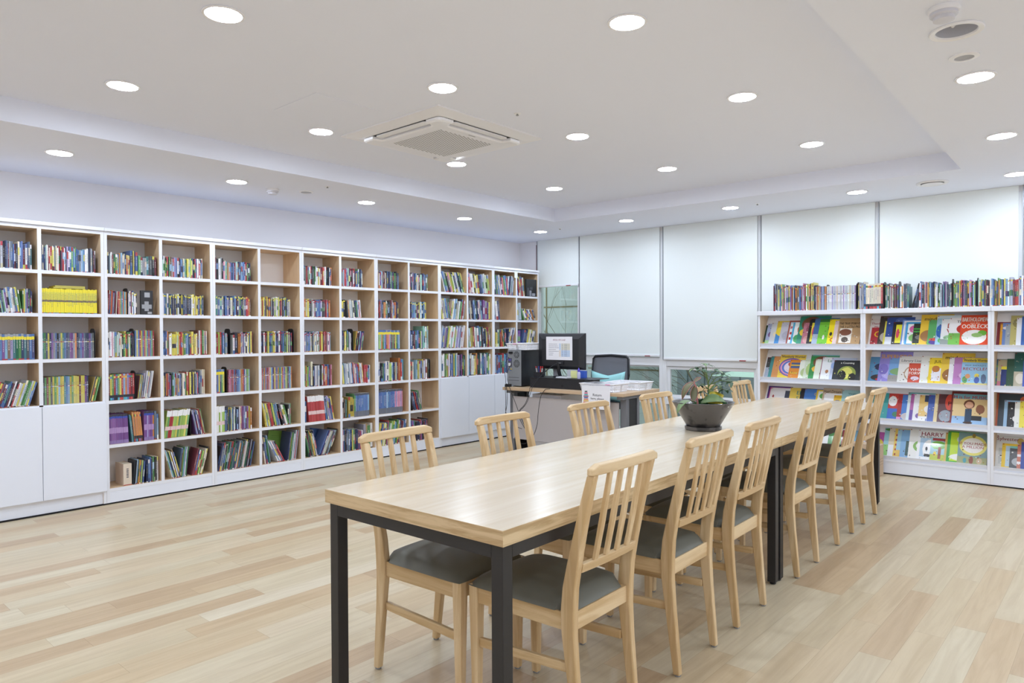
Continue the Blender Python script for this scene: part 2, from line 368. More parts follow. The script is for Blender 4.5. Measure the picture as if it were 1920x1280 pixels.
LOW = [(1.492, 5.285, 'above the book wall, nearest the camera'), (2.702, 5.273, 'above the book wall, beside a smoke detector'), (3.928, 5.249, 'above the book wall, third along from the left'),
       (5.172, 5.237, 'above the book wall, fourth along from the left'), (6.472, 5.273, 'in the far corner above the bookcase end'), (6.460, 4.077, 'nearest the window wall above the desk'),
       (6.482, 2.916, 'nearest the window wall above the potted plant'), (6.500, 1.783, 'nearest the window wall, left of the round vent'), (3.941, 0.562, 'at the top right beside a small round speaker'),
       (5.235, 0.610, 'at the right edge, second from the top'), (6.587, 0.673, 'cut by the right edge, lowest of that row'),
       (0.24, 5.29, None), (-1.0, 5.29, None)] + [(x, y, None) for x in (-1.9, -0.6, 0.65, 1.9) for y in (-0.6,)] + [(x, y, None) for x in (-1.9, -0.6, 0.65, 1.9, 3.15, 4.4, 5.65, 6.8) for y in (-1.8, -3.0)] + [(x, -0.6, None) for x in (3.95, 5.23, 6.6)]  # None entries are unseen lamps, added to fill light into the shelves
HIGH = [(1.408, 2.847, 'at the top left edge of the raised bay'), (1.446, 4.062, 'in the raised bay, leftmost on the side of the book wall'), (2.605, 1.637, 'at the top centre of the raised bay'),
        (2.623, 2.819, 'in the raised bay, just in front of the air conditioner'), (2.647, 4.021, 'in the raised bay, left of the air conditioner'), (3.874, 4.009, 'in the raised bay, touching the far corner of the air conditioner'),
        (3.886, 2.837, 'in the raised bay, right of the air conditioner'), (5.146, 4.027, 'in the raised bay, near its far left corner'), (3.869, 1.669, 'in the raised bay, large one right of centre'),
        (5.155, 2.861, 'in the raised bay, middle of the farthest row'), (5.183, 1.724, 'in the raised bay, right end of the farthest row'), (0.15, 2.85, None), (0.15, 4.06, None), (1.35, 1.63, None), (0.15, 1.63, None), (-1.15, 2.85, None), (-1.15, 4.06, None), (-1.15, 1.63, None)]
lp = None
for z, L_ in ((ZC, LOW), (ZU, HIGH)):
    for (x, y, lab) in L_:
        if lp is None: lp = lamp_proto(); o = lp
        else: o = copy_tree(lp)
        o.location = (x, y, z)
        o['label'] = ('lit round downlight ' + lab) if lab else 'added unseen round downlight behind or beside the camera, lit for fill'
def detector(x, y, s, lab):
    r = thing('smoke_detector', lab, 'smoke detector', (x, y, ZC))
    MB().lathe([(0.0, 0), (0.052 * s, 0), (0.054 * s, -0.010), (0.050 * s, -0.018 * s), (0.0, -0.018 * s)], 36).build('base', M_PLAST, r, smooth=True)
    MB().lathe([(0.046 * s, -0.018 * s), (0.047 * s, -0.028 * s), (0.040 * s, -0.033 * s), (0.036 * s, -0.033 * s), (0.035 * s, -0.046 * s), (0.02 * s, -0.049 * s), (0.0, -0.049 * s)], 36).build('sensor_head', mat('detector_white', (214, 215, 226), 0.4), r, smooth=True)
detector(3.04, 5.33, 1.0, 'white smoke detector above the book wall beside a small grille')
detector(3.024, 0.531, 1.0, 'large white smoke detector cut by the top edge of the picture')
def flush(x, y, r0, r1, lab):
    r = thing('ceiling_speaker', lab, 'ceiling speaker', (x, y, ZC))
    MB().lathe([(r1, 0), (r0, 0), (r0, -0.004), (r1, -0.007), (r1, 0)], 36, cap=False).build('rim', M_PLAST, r, smooth=True)
    MB().lathe([(0.0, -0.001), (r1, -0.001), (r1, -0.003), (0.0, -0.003)], 36).build('grille',  mat('speaker_mesh', (176, 178, 186), 0.7), r)
flush(3.295, 5.234, 0.058, 0.046, 'small round grey ceiling speaker beside the smoke detector above the book wall')
flush(3.617, 0.558, 0.058, 0.038, 'small round grey ceiling speaker between two larger fittings at top right')
# unlit recessed fitting, a real opening in the ceiling
r = thing('recessed_fitting', 'unlit recessed round ceiling fitting with wide white rim at top right', 'ceiling light', (HOLE[0], HOLE[1], ZC))
MB().lathe([(0.072, 0.0), (0.094, 0.0), (0.096, -0.003), (0.093, -0.008), (0.075, -0.006), (0.072, 0.0)], 40, cap=False).build('rim', M_PLAST, r, smooth=True)
MB().lathe([(0.072, 0.0), (0.070, 0.05), (0.055, 0.09), (0.0, 0.09)], 40, cap=False).build('reflector', mat('dull_reflector', (196, 198, 208), 0.5), r, smooth=True)
b_ = MB(); b_.tube([(-0.015, 0.01, 0.088), (-0.015, 0.01, 0.03), (0.0, 0.012, 0.02), (0.015, 0.01, 0.03), (0.015, 0.01, 0.088)], 0.007, 8); b_.build('lamp_tube', M_PLAST, r, smooth=True)
# round vent
r = thing('round_vent', 'round white ceiling vent near the window wall with a curved slot', 'vent', (6.521, 1.222, ZC))
MB().lathe([(0.085, 0), (0.115, 0), (0.117, -0.003), (0.105, -0.012), (0.085, -0.006), (0.085, 0)], 40, cap=False).build('rim', M_PLAST, r, smooth=True)
MB().lathe([(0.0, -0.001), (0.085, -0.001), (0.085, -0.003), (0, -0.003)], 40).build('throat', M_GPLAST, r)
MB().lathe([(0.0, -0.003), (0.062, -0.003), (0.076, -0.012), (0.07, -0.016), (0.0, -0.018)], 40).build('damper', M_PLAST, r, smooth=True)
for (x, y, z, lab) in ((3.293, 4.918, ZC, 'above the book wall next to the raised bay'), (3.241, 2.819, ZU, 'right of the air conditioner'), (6.444, 4.96, ZC, 'in the far corner'), (6.467, 2.645, ZC, 'near the window wall')):
    r = thing('sprinkler', 'tiny dark ceiling sprinkler ' + lab, 'sprinkler', (x, y, z))
    MB().lathe([(0.0, 0), (0.022, 0), (0.02, -0.003), (0, -0.003)], 20).build('cover_plate', M_PLAST, r)
    MB().lathe([(0.0, -0.003), (0.005, -0.003), (0.005, -0.009), (0.009, -0.010), (0.009, -0.012), (0, -0.012)], 12).build('head', M_GPLAST, r)
# hatch
r = thing('access_hatch', 'faint square white access hatch in the ceiling left of the air conditioner', 'hatch', (2.43, 3.62, ZU))
MB().box(-0.225, 0.225, -0.225, 0.225, -0.0025, 0).build('hatch_panel', M_CEIL, r, bevel=0.001)
# air conditioner cassette
ac = thing('air_conditioner', 'square white ceiling cassette air conditioner with perforated centre grille', 'air conditioner', (3.28, 3.53, ZU))
MB().loft([[(-.485, -.485, 0), (.485, -.485, 0), (.485, .485, 0), (-.485, .485, 0)], [(-.485, -.485, -.008), (.485, -.485, -.008), (.485, .485, -.008), (-.485, .485, -.008)], [(-.40, -.40, -.022), (.40, -.40, -.022), (.40, .40, -.022), (-.40, .40, -.022)]]).build('outer_panel', M_PLAST, ac)
def rr_pts(hx, hy, rad, z, cx=0, cy=0, n=6):
    P = []
    for (sx, sy, a0) in ((1, 1, 0), (-1, 1, 90), (-1, -1, 180), (1, -1, 270)):
        for k in range(n + 1):
            a = math.radians(a0 + 90 * k / n); P.append((cx + sx * (hx - rad) + rad * math.cos(a), cy + sy * (hy - rad) + rad * math.sin(a), z))
    return P
MB().loft([rr_pts(.385, .385, .05, -.0225), rr_pts(.385, .385, .05, -.0240)]).build('gap_shade_plate', M_KMATTE, ac)  # black plate painted in for the shade in the slots round the flaps
def cen(z, g=0.0):
    P = []
    for k in range(4):
        R_ = Matrix.Rotation(k * math.pi / 2, 3, 'Z'); o_ = .385 - g; i_ = .315 - g
        arc = [(o_ - .04 + .04 * math.cos(a_), o_ - .04 + .04 * math.sin(a_)) for a_ in [math.pi / 2 * q_ / 5 for q_ in range(6)]]
        dip = [(.265 + g, o_), (.258 + g, i_ + .03), (.245 + g, i_ + .008), (.22, i_), (-.22, i_), (-.245 - g, i_ + .008), (-.258 - g, i_ + .03), (-.265 - g, o_)]
        P += [tuple(R_ @ Vector((x_, y_, z))) for x_, y_ in arc + dip]
    return P
MB().loft([cen(-.0245), cen(-.040), cen(-.0465, .012)]).build('centre_panel', M_PLAST, ac)
for k in range(4):
    fl = MB(); fl.T = Matrix.Rotation(k * math.pi / 2, 4, 'Z')
    fl.loft([rr_pts(.25, .027, .025, -.0245, 0, .352), rr_pts(.25, .027, .025, -.030, 0, .352)])
    fl.build('flap', M_PLAST, ac)
gr = MB(); gr.loft([rr_pts(.25, .25, .03, -.0467), rr_pts(.25, .25, .03, -.0477)], mat=0)
for a in range(24):
    for b in range(24):
        x, y = -.23 + a * .02, -.235 + b * .02 + (0.01 if a % 2 else 0)
        if y < .238: gr.face([(x - .0065, y - .005, -.0479), (x, y - .0075, -.0479), (x + .0065, y - .005, -.0479), (x + .0065, y + .005, -.0479), (x, y + .0075, -.0479), (x - .0065, y + .005, -.0479)], mat=1)
gr.build('grille', [M_PLAST, mat('painted_hole_shade', (150, 148, 144), 0.7)], ac)  # flat grey dots give the perforations their shade as colour
lg = MB(); lg.box(-.03, .03, -.285, -.279, -.0477, -.0466); lg.build('badge', M_GPLAST, ac)

# ---------------------------------------------------------------- books: geometry
PAL = dict(k=(34, 34, 42), n=(44, 54, 98), b=(74, 112, 178), s=(136, 178, 214), t=(66, 132, 138), g=(84, 148, 84), l=(160, 196, 88), y=(222, 208, 84), o=(218, 134, 66), r=(188, 56, 62),
           m=(118, 48, 60), p=(214, 130, 160), v=(122, 74, 150), u=(166, 152, 204), w=(232, 232, 236), c=(224, 214, 190), a=(152, 158, 168), d=(78, 78, 88), e=(176, 142, 104), f=(110, 82, 60),
           h=(152, 204, 190), q=(92, 108, 136), i=(192, 202, 220), z=(182, 152, 54), x=(72, 178, 204), j=(34, 102, 74))
CNAME = dict(k='black', n='navy', b='blue', s='sky blue', t='teal', g='green', l='lime green', y='yellow', o='orange', r='red', m='maroon', p='pink', v='purple', u='lavender', w='white', c='cream', a='grey',
             d='dark grey', e='tan', f='brown', h='mint', q='slate blue', i='pale blue', z='ochre', x='turquoise', j='dark green')
PAGE = lin((226, 220, 204))
PAL = {k_: tuple(.80 * v_ + .20 * (sum(c_) / 3 * .6 + 62) for v_ in c_) for k_, c_ in PAL.items()}
def jitter(c, r, a=14):
    k = r.uniform(-a, a); return tuple(max(0, min(255, v + k + r.uniform(-5, 5))) for v in c)
def spine_bands(h, base, style, r):
    """colour bands up the spine: list of (z0, z1, colour)"""
    B = lin(base); pick = lambda ks: lin(jitter(PAL[r.choice(ks)], r))
    if style == 'Y' or style == 'R' or style == 'M':
        st = lin((236, 222, 60)) if style == 'Y' or (style == 'M' and r.random() < .5) else lin((158, 34, 44))
        if r.random() < .5: return [(0, .02, pick('rwy')), (.02, .35, B), (.35, .55, pick('wckbgn')), (.55, 1, B)]
        return [(0, .05, pick('rwy')), (.05, 1, B)]
    if style == 'T': return [(0, .05, pick('rgb')), (.05, .78, B), (.78, .9, lin((234, 216, 60))), (.9, 1, lin(PAL[r.choice('ba')]))]
    if style == 'G': return [(0, .24, lin((110, 114, 124))), (.24, .92, B), (.92, 1, lin((84, 88, 100)))]
    if style == 'P': return [(0, .12, lin((140, 120, 170))), (.12, .36, B), (.36, .55, lin((172, 140, 190))), (.55, .86, B), (.86, .93, lin((60, 80, 170))), (.93, 1, lin((60, 60, 70)))]
    if style == 'W': return [(0, .28, B), (.28, .42, lin((224, 196, 196))), (.42, .78, B), (.78, 1, lin((232, 232, 234)))]
    if style == 'S': return [(0, .34, lin(tuple(v * .72 + 42 for v in base))), (.34, .64, B), (.64, .67, pick('yrwb')), (.67, 1, lin(tuple(v * .9 for v in base)))]
    if style == 'L': return [(0, .03, pick('rgbk')), (.03, .46, lin((236, 220, 60))), (.46, .54, lin((120, 110, 90))), (.54, .86, lin((214, 206, 84))), (.86, 1, lin((236, 220, 60)))]
    if style == 'K': return [(0, .1, pick('xrkb')), (.1, .2, lin((50, 50, 60))), (.2, .85, B), (.85, .93, pick('rybog')), (.93, 1, B)]
    q = r.random()
    if q < .45: return [(0, .035, pick('rwbk')), (.035, 1, B)]
    if q < .7: return [(0, .04, pick('rw')), (.04, .3, B), (.3, .62, pick('wcynsrkbg')), (.62, 1, B)]
    if q < .85: return [(0, .5, B), (.5, .78, pick('wcynsrkb')), (.78, 1, B)]
    return [(0, .18, pick('wcynrkb')), (.18, .84, B), (.84, 1, pick('wcynrkb'))]
def book_body(mb, x0, t, h, d, base, style, r, full):
    """spine faces -y. full: hollow cover (pages come as a part), else closed block"""
    S = lin(base); c = 0.0012
    x1 = x0 + t
    bands = spine_bands(h, base, style, r)
    for (a, b, cc) in bands: mb.face([(x0, 0, a * h), (x1, 0, a * h), (x1, 0, b * h), (x0, 0, b * h)], col=cc)
    cv = lin(jitter(tuple(v * .92 + 14 for v in base), r, 6))
    if full:
        for (u0, u1) in ((x0, x0 + c), (x1 - c, x1)):
            mb.box(u0, u1, 0.0002, d, 0, h, col=cv)
        mb.box(x0 + c, x1 - c, 0.0002, c, 0, h, col=cv)
    else:
        mb.face([(x0, 0, 0), (x0, 0, h), (x0, d, h), (x0, d, 0)], col=cv); mb.face([(x1, 0, 0), (x1, d, 0), (x1, d, h), (x1, 0, h)], col=cv)
        mb.face([(x0, 0, h), (x1, 0, h), (x1, d, h), (x0, d, h)], col=PAGE); mb.face([(x0, d, 0), (x0, d, h), (x1, d, h), (x1, d, 0)], col=PAGE)
        mb.face([(x0, 0, 0), (x0, d, 0), (x1, d, 0), (x1, 0, 0)], col=cv)
    if style in 'YRM' and r.random() < .85:
        q_ = style if style != 'M' else r.choice('YR'); zz = h * r.uniform(.86, .9); mb.face([(x0 + t * .12, -.0004, zz), (x1 - t * .12, -.0004, zz), (x1 - t * .12, -.0004, zz + .013), (x0 + t * .12, -.0004, zz + .013)], col=lin((226, 212, 70)) if q_ == 'Y' else lin((158, 40, 50)))
    # printed title down the spine
    lum = sum(base) / 3
    ink = lin((214, 212, 206)) if lum < 130 else lin(r.choice(((84, 84, 96), (160, 84, 88), (84, 98, 140), (104, 100, 98))))
    if t > 0.007 and style not in 'PW':
        z = h * r.uniform(.74, .82); zend = h * r.uniform(.25, .5); w = t * r.uniform(.16, .28); cx = (x0 + x1) / 2
        while z > zend:
            l = r.uniform(.003, .009); mb.face([(cx - w / 2, -0.0003, z - l), (cx + w / 2, -0.0003, z - l), (cx + w / 2, -0.0003, z), (cx - w / 2, -0.0003, z)], col=ink); z -= l + r.uniform(.003, .006)
REST = MB(); NBOOK = [0]; MAXBOOK = 300
def place_group(T0, wcell, hcell, spec, where, r, indiv, depth=0.17, group='books standing on the shelves', cnt=None):
    """spec: x0 x1 h lean style letters, fractions of the cell"""
    f = spec.split(); x0, x1, hf, lean, sty, let = float(f[0]) * wcell, float(f[1]) * wcell, float(f[2]) * hcell, math.radians(float(f[3])), f[4], f[5]
    if sty not in 'LGPWSTK' and len(let) > 3:
        q_ = ''
        for ch in let: q_ += ch + (r.choice('wcasbrgnkdmqi') if r.random() < .32 else '')
        let = q_
    n = len(let); ws = [r.uniform(.65, 1.4) for _ in let]
    if lean > 0: x1 -= hf * math.sin(lean)
    if lean < 0: x0 += hf * math.sin(-lean)
    if x1 - x0 < .02: x1 = x0 + .02
    # thickness measured along the shelf is t / cos(lean)
    s = (x1 - x0) / sum(ws); x = x0
    even = sty in 'LGPWSTK'
    for kk, (ch, w) in enumerate(zip(let, ws)):
        step = (x1 - x0) / n if even else w * s
        t = step * math.cos(lean) - 0.0006
        h = hf * (r.uniform(.97, 1.0) if even else r.uniform(.86, 1.0)); d = depth * r.uniform(.85, 1.0)
        base = jitter(PAL[ch], r, 16)
        off = 0.014 + (0.003 if even else 0.016) * r.random()
        mx = -t if lean > 0 else 0.0
        px = x + step if lean > 0 else x
        ci = cnt[0]; cnt[0] += 1
        T = T0 @ Matrix.Translation((px, off, 0.0008)) @ Matrix.Rotation(lean, 4, 'Y')
        if indiv and NBOOK[0] < MAXBOOK:
            NBOOK[0] += 1
            mb = MB(); book_body(mb, mx, t, h, d, base, sty, r, True); o = mb.build('book', M_BOOK)
            o.matrix_world = T
            sz = 'tall ' if h > .25 else ('small ' if h < .18 else ''); lea = ' leaning' if abs(lean) > .06 else ''
            tag(o, '%s%s%s book, %s from left, %s' % (sz, CNAME[ch], lea, ordw(ci), where), 'book', group)
            pg = MB(); c = 0.0012; pg.box(mx + c + .0001, mx + t - c - .0001, c + .0001, d - 0.003, 0.003, h - 0.003); pg.build('page_block', M_PAGES, o)
        else:
            REST.T = T; book_body(REST, mx, t, h, d, base, sty, r, False); REST.T = Matrix.Identity(4)
        x += step
M_PAGES = mat('page_edges', (226, 220, 204), 0.8, bump=(300, 0.2))
def bookend(x, y, z, lab, rz=0.0, h=0.2):
    o = MB(); a = 0.0015
    prof = [(-.05, .0), (-.05, h - .03), (-.047, h - .014), (-.036, h - .004), (-.02, h), (.02, h), (.036, h - .004), (.047, h - .014), (.05, h - .03), (.05, 0)]
    o.loft([[(-a, p[0] + .06, p[1]) for p in prof], [(a, p[0] + .06, p[1]) for p in prof]])
    o.box(-a - .09, -a, .02, .10, 0, .0006)
    b = o.build('bookend', M_KPLAST, None, loc=(x, y, z), rot=(0, 0, rz)); tag(b, lab, 'bookend', 'black metal bookends')

# ---------------------------------------------------------------- bookcases along the left wall
BX = [1.0823, 1.8931, 2.7136, 3.5461, 4.3919, 5.2557, 6.1235, 6.9774]
DX = [1.4827, 2.2992, 3.1279, 3.9665, 4.8199, 5.6902, 6.5468]
ZS = [1.7126, 1.4104, 1.0867, 0.7624, 0.4329]      # shelf centre heights
ZTOP = 2.0618; ZB = 0.1175; PT = 0.021; CD = 0.29
WH = {'front': 0}
def edged(x0, x1, y0, y1, z0, z1, up, parent, name):
    """laminate board: oak faces with a white front edge band"""
    mb = MB(); mb.box(x0, x1, y0 + .002, y1, z0, z1, mat=1); mb.box(x0, x1, y0, y0 + .002, z0, z1, mat=0)
    return mb.build(name, [M_LAM, M_CUBV if up else M_CUB], parent)
UN = ['leftmost bookcase, oak lined open cells above two white doors', 'second bookcase from left, oak lined, all twelve cells open', 'third bookcase from left, with one empty cell in its top row',
      'fourth bookcase from left, oak lined, behind the nearest left chair', 'fifth bookcase from left, its lower right cells half empty', 'sixth bookcase from left, tall picture books above two white doors',
      'last bookcase at the far end, partly behind the desk computer']
for u in range(7):
    x0, x1, xm = BX[u], BX[u + 1], DX[u]; doors = u in (0, 5, 6)
    r = thing('bookcase', 'white ' + UN[u], 'bookcase', ((x0 + x1) / 2, BD, 0), 0, 'white bookcases of the book wall')
    a, b, m = x0 - (x0 + x1) / 2 + .0006, x1 - (x0 + x1) / 2 - .0006, xm - (x0 + x1) / 2
    edged(a, a + PT, 0, CD, .012, ZTOP - .026, True, r, 'side_panel'); edged(b - PT, b, 0, CD, .012, ZTOP - .026, True, r, 'side_panel')
    edged(m - .012, m + .012, 0.0005, CD - .01, ZB if not doors else ZS[3] + .0125, ZTOP - .0505, True, r, 'divider')
    for k, z in enumerate(ZS[:4] if doors else ZS):
        for (p, q) in ((a + PT, m - .012), (m + .012, b - PT)):
            edged(p + .0001, q - .0001, 0.001, CD - .01, z - .012, z + .012, False, r, 'shelf')
    edged(a + PT, b - PT, 0.001, CD - .01, ZB - .024, ZB, False, r, 'bottom_board')
    mb = MB(); mb.box(a + PT, b - PT, 0.001, CD, ZTOP - .050, ZTOP - .0265, mats={'front': 0, 'bottom': 1}, mat=0); mb.build('top_rail', [M_LAMD, M_CUB], r)
    MB().box(a, b, -0.012, CD + .005, ZTOP - .025, ZTOP).build('top_board', M_LAM, r, bevel=.002)
    MB().box(a + PT, b - PT, CD - .009, CD - .003, ZB, ZTOP - .051).build('back_panel', M_BACK, r)
    MB().box(a + PT, b - PT, 0.010 if doors else 0.002, 0.02, .012, ZB - .0245).build('plinth', M_LAMD, r)
    MB().box(a, b, 0.004, CD, 0.0, .0118).build('gap_shade_strip', M_GAPSHADE, r)  # solid dark strip in place of the shade under the plinth
    if doors:
        for (p, q) in ((a + .002, m - .0015), (m + .0015, b - .002)):
            MB().box(p, q, -0.018, -0.0005, ZB - .010, ZS[3] + .003).build('door', M_LAMD, r, bevel=.0015)
# bare front strips where a unit meets the next are the side panels themselves
tagp = MB(); tagp.box(-.028, .028, -.0012, 0, -.045, .045)
tag(tagp.build('paper_slip', mat('slip_paper', (222, 232, 226), 0.7), None, loc=(6.535, BD - .0008, 1.99)), 'small pale paper slip stuck on the far bookcase near its top', 'paper')
ROWN = ['top shelf', 'second shelf down', 'third shelf down', 'fourth shelf down', 'fifth shelf down', 'bottom shelf']
COLN = ['first', 'second', 'third', 'fourth', 'fifth']
CELLS = """1 0|0 .93 .63 0 - knhmryccrprwubgbsbbasbwkndkm
1 1|0 .94 .64 0 L yyyyyyyyyyyyyyyyyyyyyyyyyyyyyy
1 2|0 .88 .62 0 S tgnynvabkqytbnqvvaonqbvqnnvqd
1 3|0 .77 .66 0 S dgmldygysyytbsygyyymyyvn;.78 1 .64 13 - zyylg
2 0|0 .44 .58 0 - kkwwjgcoscocy;.45 .6 .66 0 - bbynb;.61 .97 .54 0 - gwaatddkm
2 1|0 .2 .66 3 - mrorvm;.2 .37 .63 0 S rogboxo;.4 .58 .66 0 Y wwwww
2 2|0 .25 .66 0 - wwwpwhwhw;.25 .5 .66 0 M cgyrgcgnk;.52 .9 .68 0 S bybrybrlbrbgr
2 3|0 .5 .66 0 K mygrbgyrsourmr;.56 .72 .66 7 - myoybry;.68 .9 .72 8 - wawawwm
2 4|0 .38 .74 -2 P vvvvvvvvvvv;.38 .47 .76 -6 - tt;.44 .66 .76 -5 K oeoooooo;.68 .88 .76 0 P vvuvvvo;.9 .97 .74 0 - qs
2 5|.28 .44 .56 0 - c;.46 .72 .62 5 - kasyolbn;.72 .96 .66 0 - nbdgkd
3 0|0 .87 .58 0 - ihwgkdmrubwkbshgyclykrbwrb
3 1|0 .88 .62 0 Y wwtkybwnykkynndnwyyymybn
3 2|0 .12 .7 0 - bbbo;.14 .74 .64 0 Y wcyyyhyrygbnyyc;.75 .95 .7 0 - mwrgcc
3 3|0 .78 .64 0 - mynoavkshsebccgrryknynsrnq;.8 .88 .72 0 - acc
3 4|0 .56 .72 8 W lgrrllyglllyg;.58 .9 .7 -11 - vunmbvrne
3 5|0 .36 .8 -15 - csgwywbey;.3 .55 .8 6 - ndygswbk;.58 .96 .74 14 - mbrglec
0 0|0 .93 .68 0 - bcsnkrbmuisbwinqmabncbbwnqt
0 1|0 .76 .64 -7 - gymykysobohgvswbyg;.77 .93 .62 0 - gyvkn
0 2|0 .95 .6 0 T uogbvnfuobvsfutjgntdbn
0 3|0 1 .62 17 - gbmrysryrmmbtnwrwyggy
4 0|0 .2 .68 0 - xmkak;.2 .86 .58 0 - pctoepbnbmhonubbrk
4 1|0 .85 .62 0 Y gtbwhlnbunwcnmagnkwrrof
4 2|0 .3 .64 0 R mrlrtbtd;.42 .52 .62 0 - wk;.55 .88 .64 0 R oobvckwyby
4 3|0 .2 .66 0 T kbyngy;.28 .8 .64 0 S mppmrbmnbbsoorbwgls
4 4|0 .2 .72 0 W wwlwll;.2 .84 .68 0 - nbnynbysnasumpvmumvkyo
4 5|.02 .93 .8 11 - knavwkcgtjrjjjnnjotnojwyjkqnb
5 1|0 .78 .64 0 Y wycydoyeomdclwwyynncslnn
5 2|.03 .82 .66 0 R dnmkybgyywnnmwwrnbvgnlwknr
5 3|0 .8 .66 0 S srtobrmpysbmyvbogbyrubygmbso
5 4|0 .5 .74 -12 - zyyyyrrrysbo;.4 .74 .7 -17 - kdwg;.7 .78 .64 0 - kag
5 5|0 .24 .84 -8 - cbnbgs;.16 .6 .74 -27 - wswrs;.66 1 .9 8 - nygbwarm
6 0|0 .83 .62 0 - pkthrgwkdgiwycmmruwtkkno
6 1|0 .76 .62 0 R roywykawmbsbbukdmrsbo
6 2|0 .77 .64 0 R krbbsbakscwygeryykrwmwwp
6 3|0 .2 .66 0 - kgolun;.21 .25 .8 0 - c;.27 .8 .68 0 - kbwadkgwrorkmp
6 4|0 .08 .66 0 - b;.08 .6 .8 -5 W rrrrrrrrrrrr;.52 .86 .78 -10 - bbsubby
6 5|0 .4 .84 -12 - jgmkwrykwn;.42 .98 .84 24 - bpwcduh
7 0|0 .68 .64 0 - rcysruhybkrmbwnygkdaw
7 1|0 .14 .66 0 Y yyk;.18 .64 .64 -5 - docwaknbwrwh
7 2|0 .33 .66 0 - dbnyyegak;.4 .72 .66 8 - zowbavyg
7 3|0 .7 .72 -5 - yysiiwwiwbrwrbbyko;.7 .9 .64 0 - rrrw
7 4|0 .16 .66 0 - mket;.2 .4 .68 0 - zzz;.38 .84 .76 0 G gbbbbbbbbs
7 5|0 .5 .74 0 - drkwbnytdn;.48 .64 .66 0 - vrrv;.66 .96 .82 0 - aegw
8 0|0 .72 .66 0 - kocvsamwckbngdgkd
8 1|0 .7 .68 0 - erudkoboakdnabond
8 2|0 .74 .68 0 T tlhogsbroptmgmygbs
8 3|0 .7 .7 0 - gwnkgbwclsbnehm;.72 .85 .84 0 - orx
8 4|0 .56 .8 0 G bbbbbbsbbbbb;.56 .82 .8 0 G pupppup
8 5|0 .96 .84 7 - yobywyrgwlgbwymsb
9 0|0 .66 .66 0 - rpnvdbadmhnbdg
9 1|0 .6 .66 0 Y knwbsbhnyswnbwy
9 2|0 .48 .68 0 - bikmtbygyu;.5 .7 .82 0 - hhwh
9 3|0 .17 .68 0 - yrc;.25 .7 .72 0 - swytcbyrwwyk
9 4|0 .45 .72 -14 - knbkrrnwg
9 5|0 .66 .74 0 - kvugkndvkmnk
10 0|0 1 .84 -18 - wbadmpeylwnwsbgyz
10 1|0 .44 .86 -10 - ywbysbdj;.4 1 .84 9 - cywscaygnrm
10 2|0 1 .86 9 - isbvwlywwhwluuiww
10 3|0 .98 .88 0 - jwwkglwabnyxemuvmkg
11 0|0 1 .84 -9 - rpwdyynbiwglc
11 1|0 .66 .84 -6 - cddkmbsbgnros;.66 .96 .84 0 - vvavy
11 2|0 1 .84 -4 - gjyzrlwbtkdnyyrmyn
11 3|0 .98 .86 0 - bxwwcynonjwgbutl
12 0|0 .7 .84 -9 - kgvdwnrcgb;.64 .98 .86 7 - iwnkjs
12 1|0 .3 .84 -8 - bwn
12 2|0 .3 .78 0 - czyyg;.3 .62 .72 -6 - rokn;.6 1 .8 12 - nwwi
12 3|0 .98 .84 0 - rmbtxbngkwlc
13 0|0 .44 .84 -8 - byrbcg
13 1|0 .26 .86 -5 - ii;.22 .98 .56 -24 - gwyrbwo
13 2|0 .2 .7 0 - lv;.3 .98 .72 14 - bnywwyw
13 3|0 .98 .8 0 - rmbtwbngywlc"""
def cell_box(c, r):
    u = c // 2; left = c % 2 == 0
    x0 = BX[u] + PT + .0006 if left else DX[u] + .012; x1 = DX[u] - .012 if left else BX[u + 1] - PT - .0006
    zf = ZB if r == 5 else ZS[r] + .012; zc = ZTOP - .05 if r == 0 else ZS[r - 1] - .012
    return x0 + .0015, x1 - .0015, zf, zc
for ln_ in CELLS.strip().split('\n'):
    head, body = ln_.split('|'); c, r_ = map(int, head.split()); x0, x1, zf, zc = cell_box(c, r_)
    rr = random.Random(c * 31 + r_); cnt = [0]
    where = '%s, %s column of book wall' % (ROWN[r_], COLN[c] if c < 5 else '')
    for s in body.split(';'):
        place_group(Matrix.Translation((x0, BD, zf)), x1 - x0, zc - zf, s, where, rr, c < 4, 0.165, 'books in the left columns of the book wall', cnt)
# two yellow books lying flat on the yellow row, a black book shown face on, bookends
x0, x1, zf, zc = cell_box(1, 1)
for k, (dx, w_, lab) in enumerate(((.075, .2, 'flat yellow book, lower of two lying on the yellow row'), (.085, .19, 'flat yellow book, upper of two lying on the yellow row'))):
    mb = MB(); mb.box(0, w_, 0, .14, 0, .0095, mats={}, col=lin((214, 200, 60))); mb.face([(0, -.0003, .0005), (w_, -.0003, .0005), (w_, -.0003, .009), (0, -.0003, .009)], col=lin((190, 180, 90)))
    tag(mb.build('book', M_BOOK, None, loc=(x0 + dx, BD + .02, zf + .6415 * (zc - zf) + .0012 + k * .0102)), lab, 'book')
def face_on(c, r_, f0, f1, hf, lab, marks, base='2c2c30'):
    x0, x1, zf, zc = cell_box(c, r_); w = (f1 - f0) * (x1 - x0); h = hf * (zc - zf)
    mb = MB(); mb.box(0, w, 0, .018, 0, h, col=lin(base))
    for i_, (a, b, c_, d, q) in enumerate(marks):
        y = -.0002 - .0002 * i_; mb.face([(a * w, y, b * h), (c_ * w, y, b * h), (c_ * w, y, d * h), (a * w, y, d * h)], col=lin(q))
    tag(mb.build('book', M_BOOK, None, loc=(x0 + f0 * (x1 - x0), BD + .012, zf + .0005)), lab, 'book')
face_on(2, 1, .64, .88, .67, 'black book turned face out with a pale cross shape, second shelf', [(.3, .72, .75, .92, 'a8aab0'), (.08, .25, .9, .42, '9c9ea4'), (.3, .15, .65, .55, '9c9ea4'), (.55, .03, .9, .12, 'a8a8ac')])
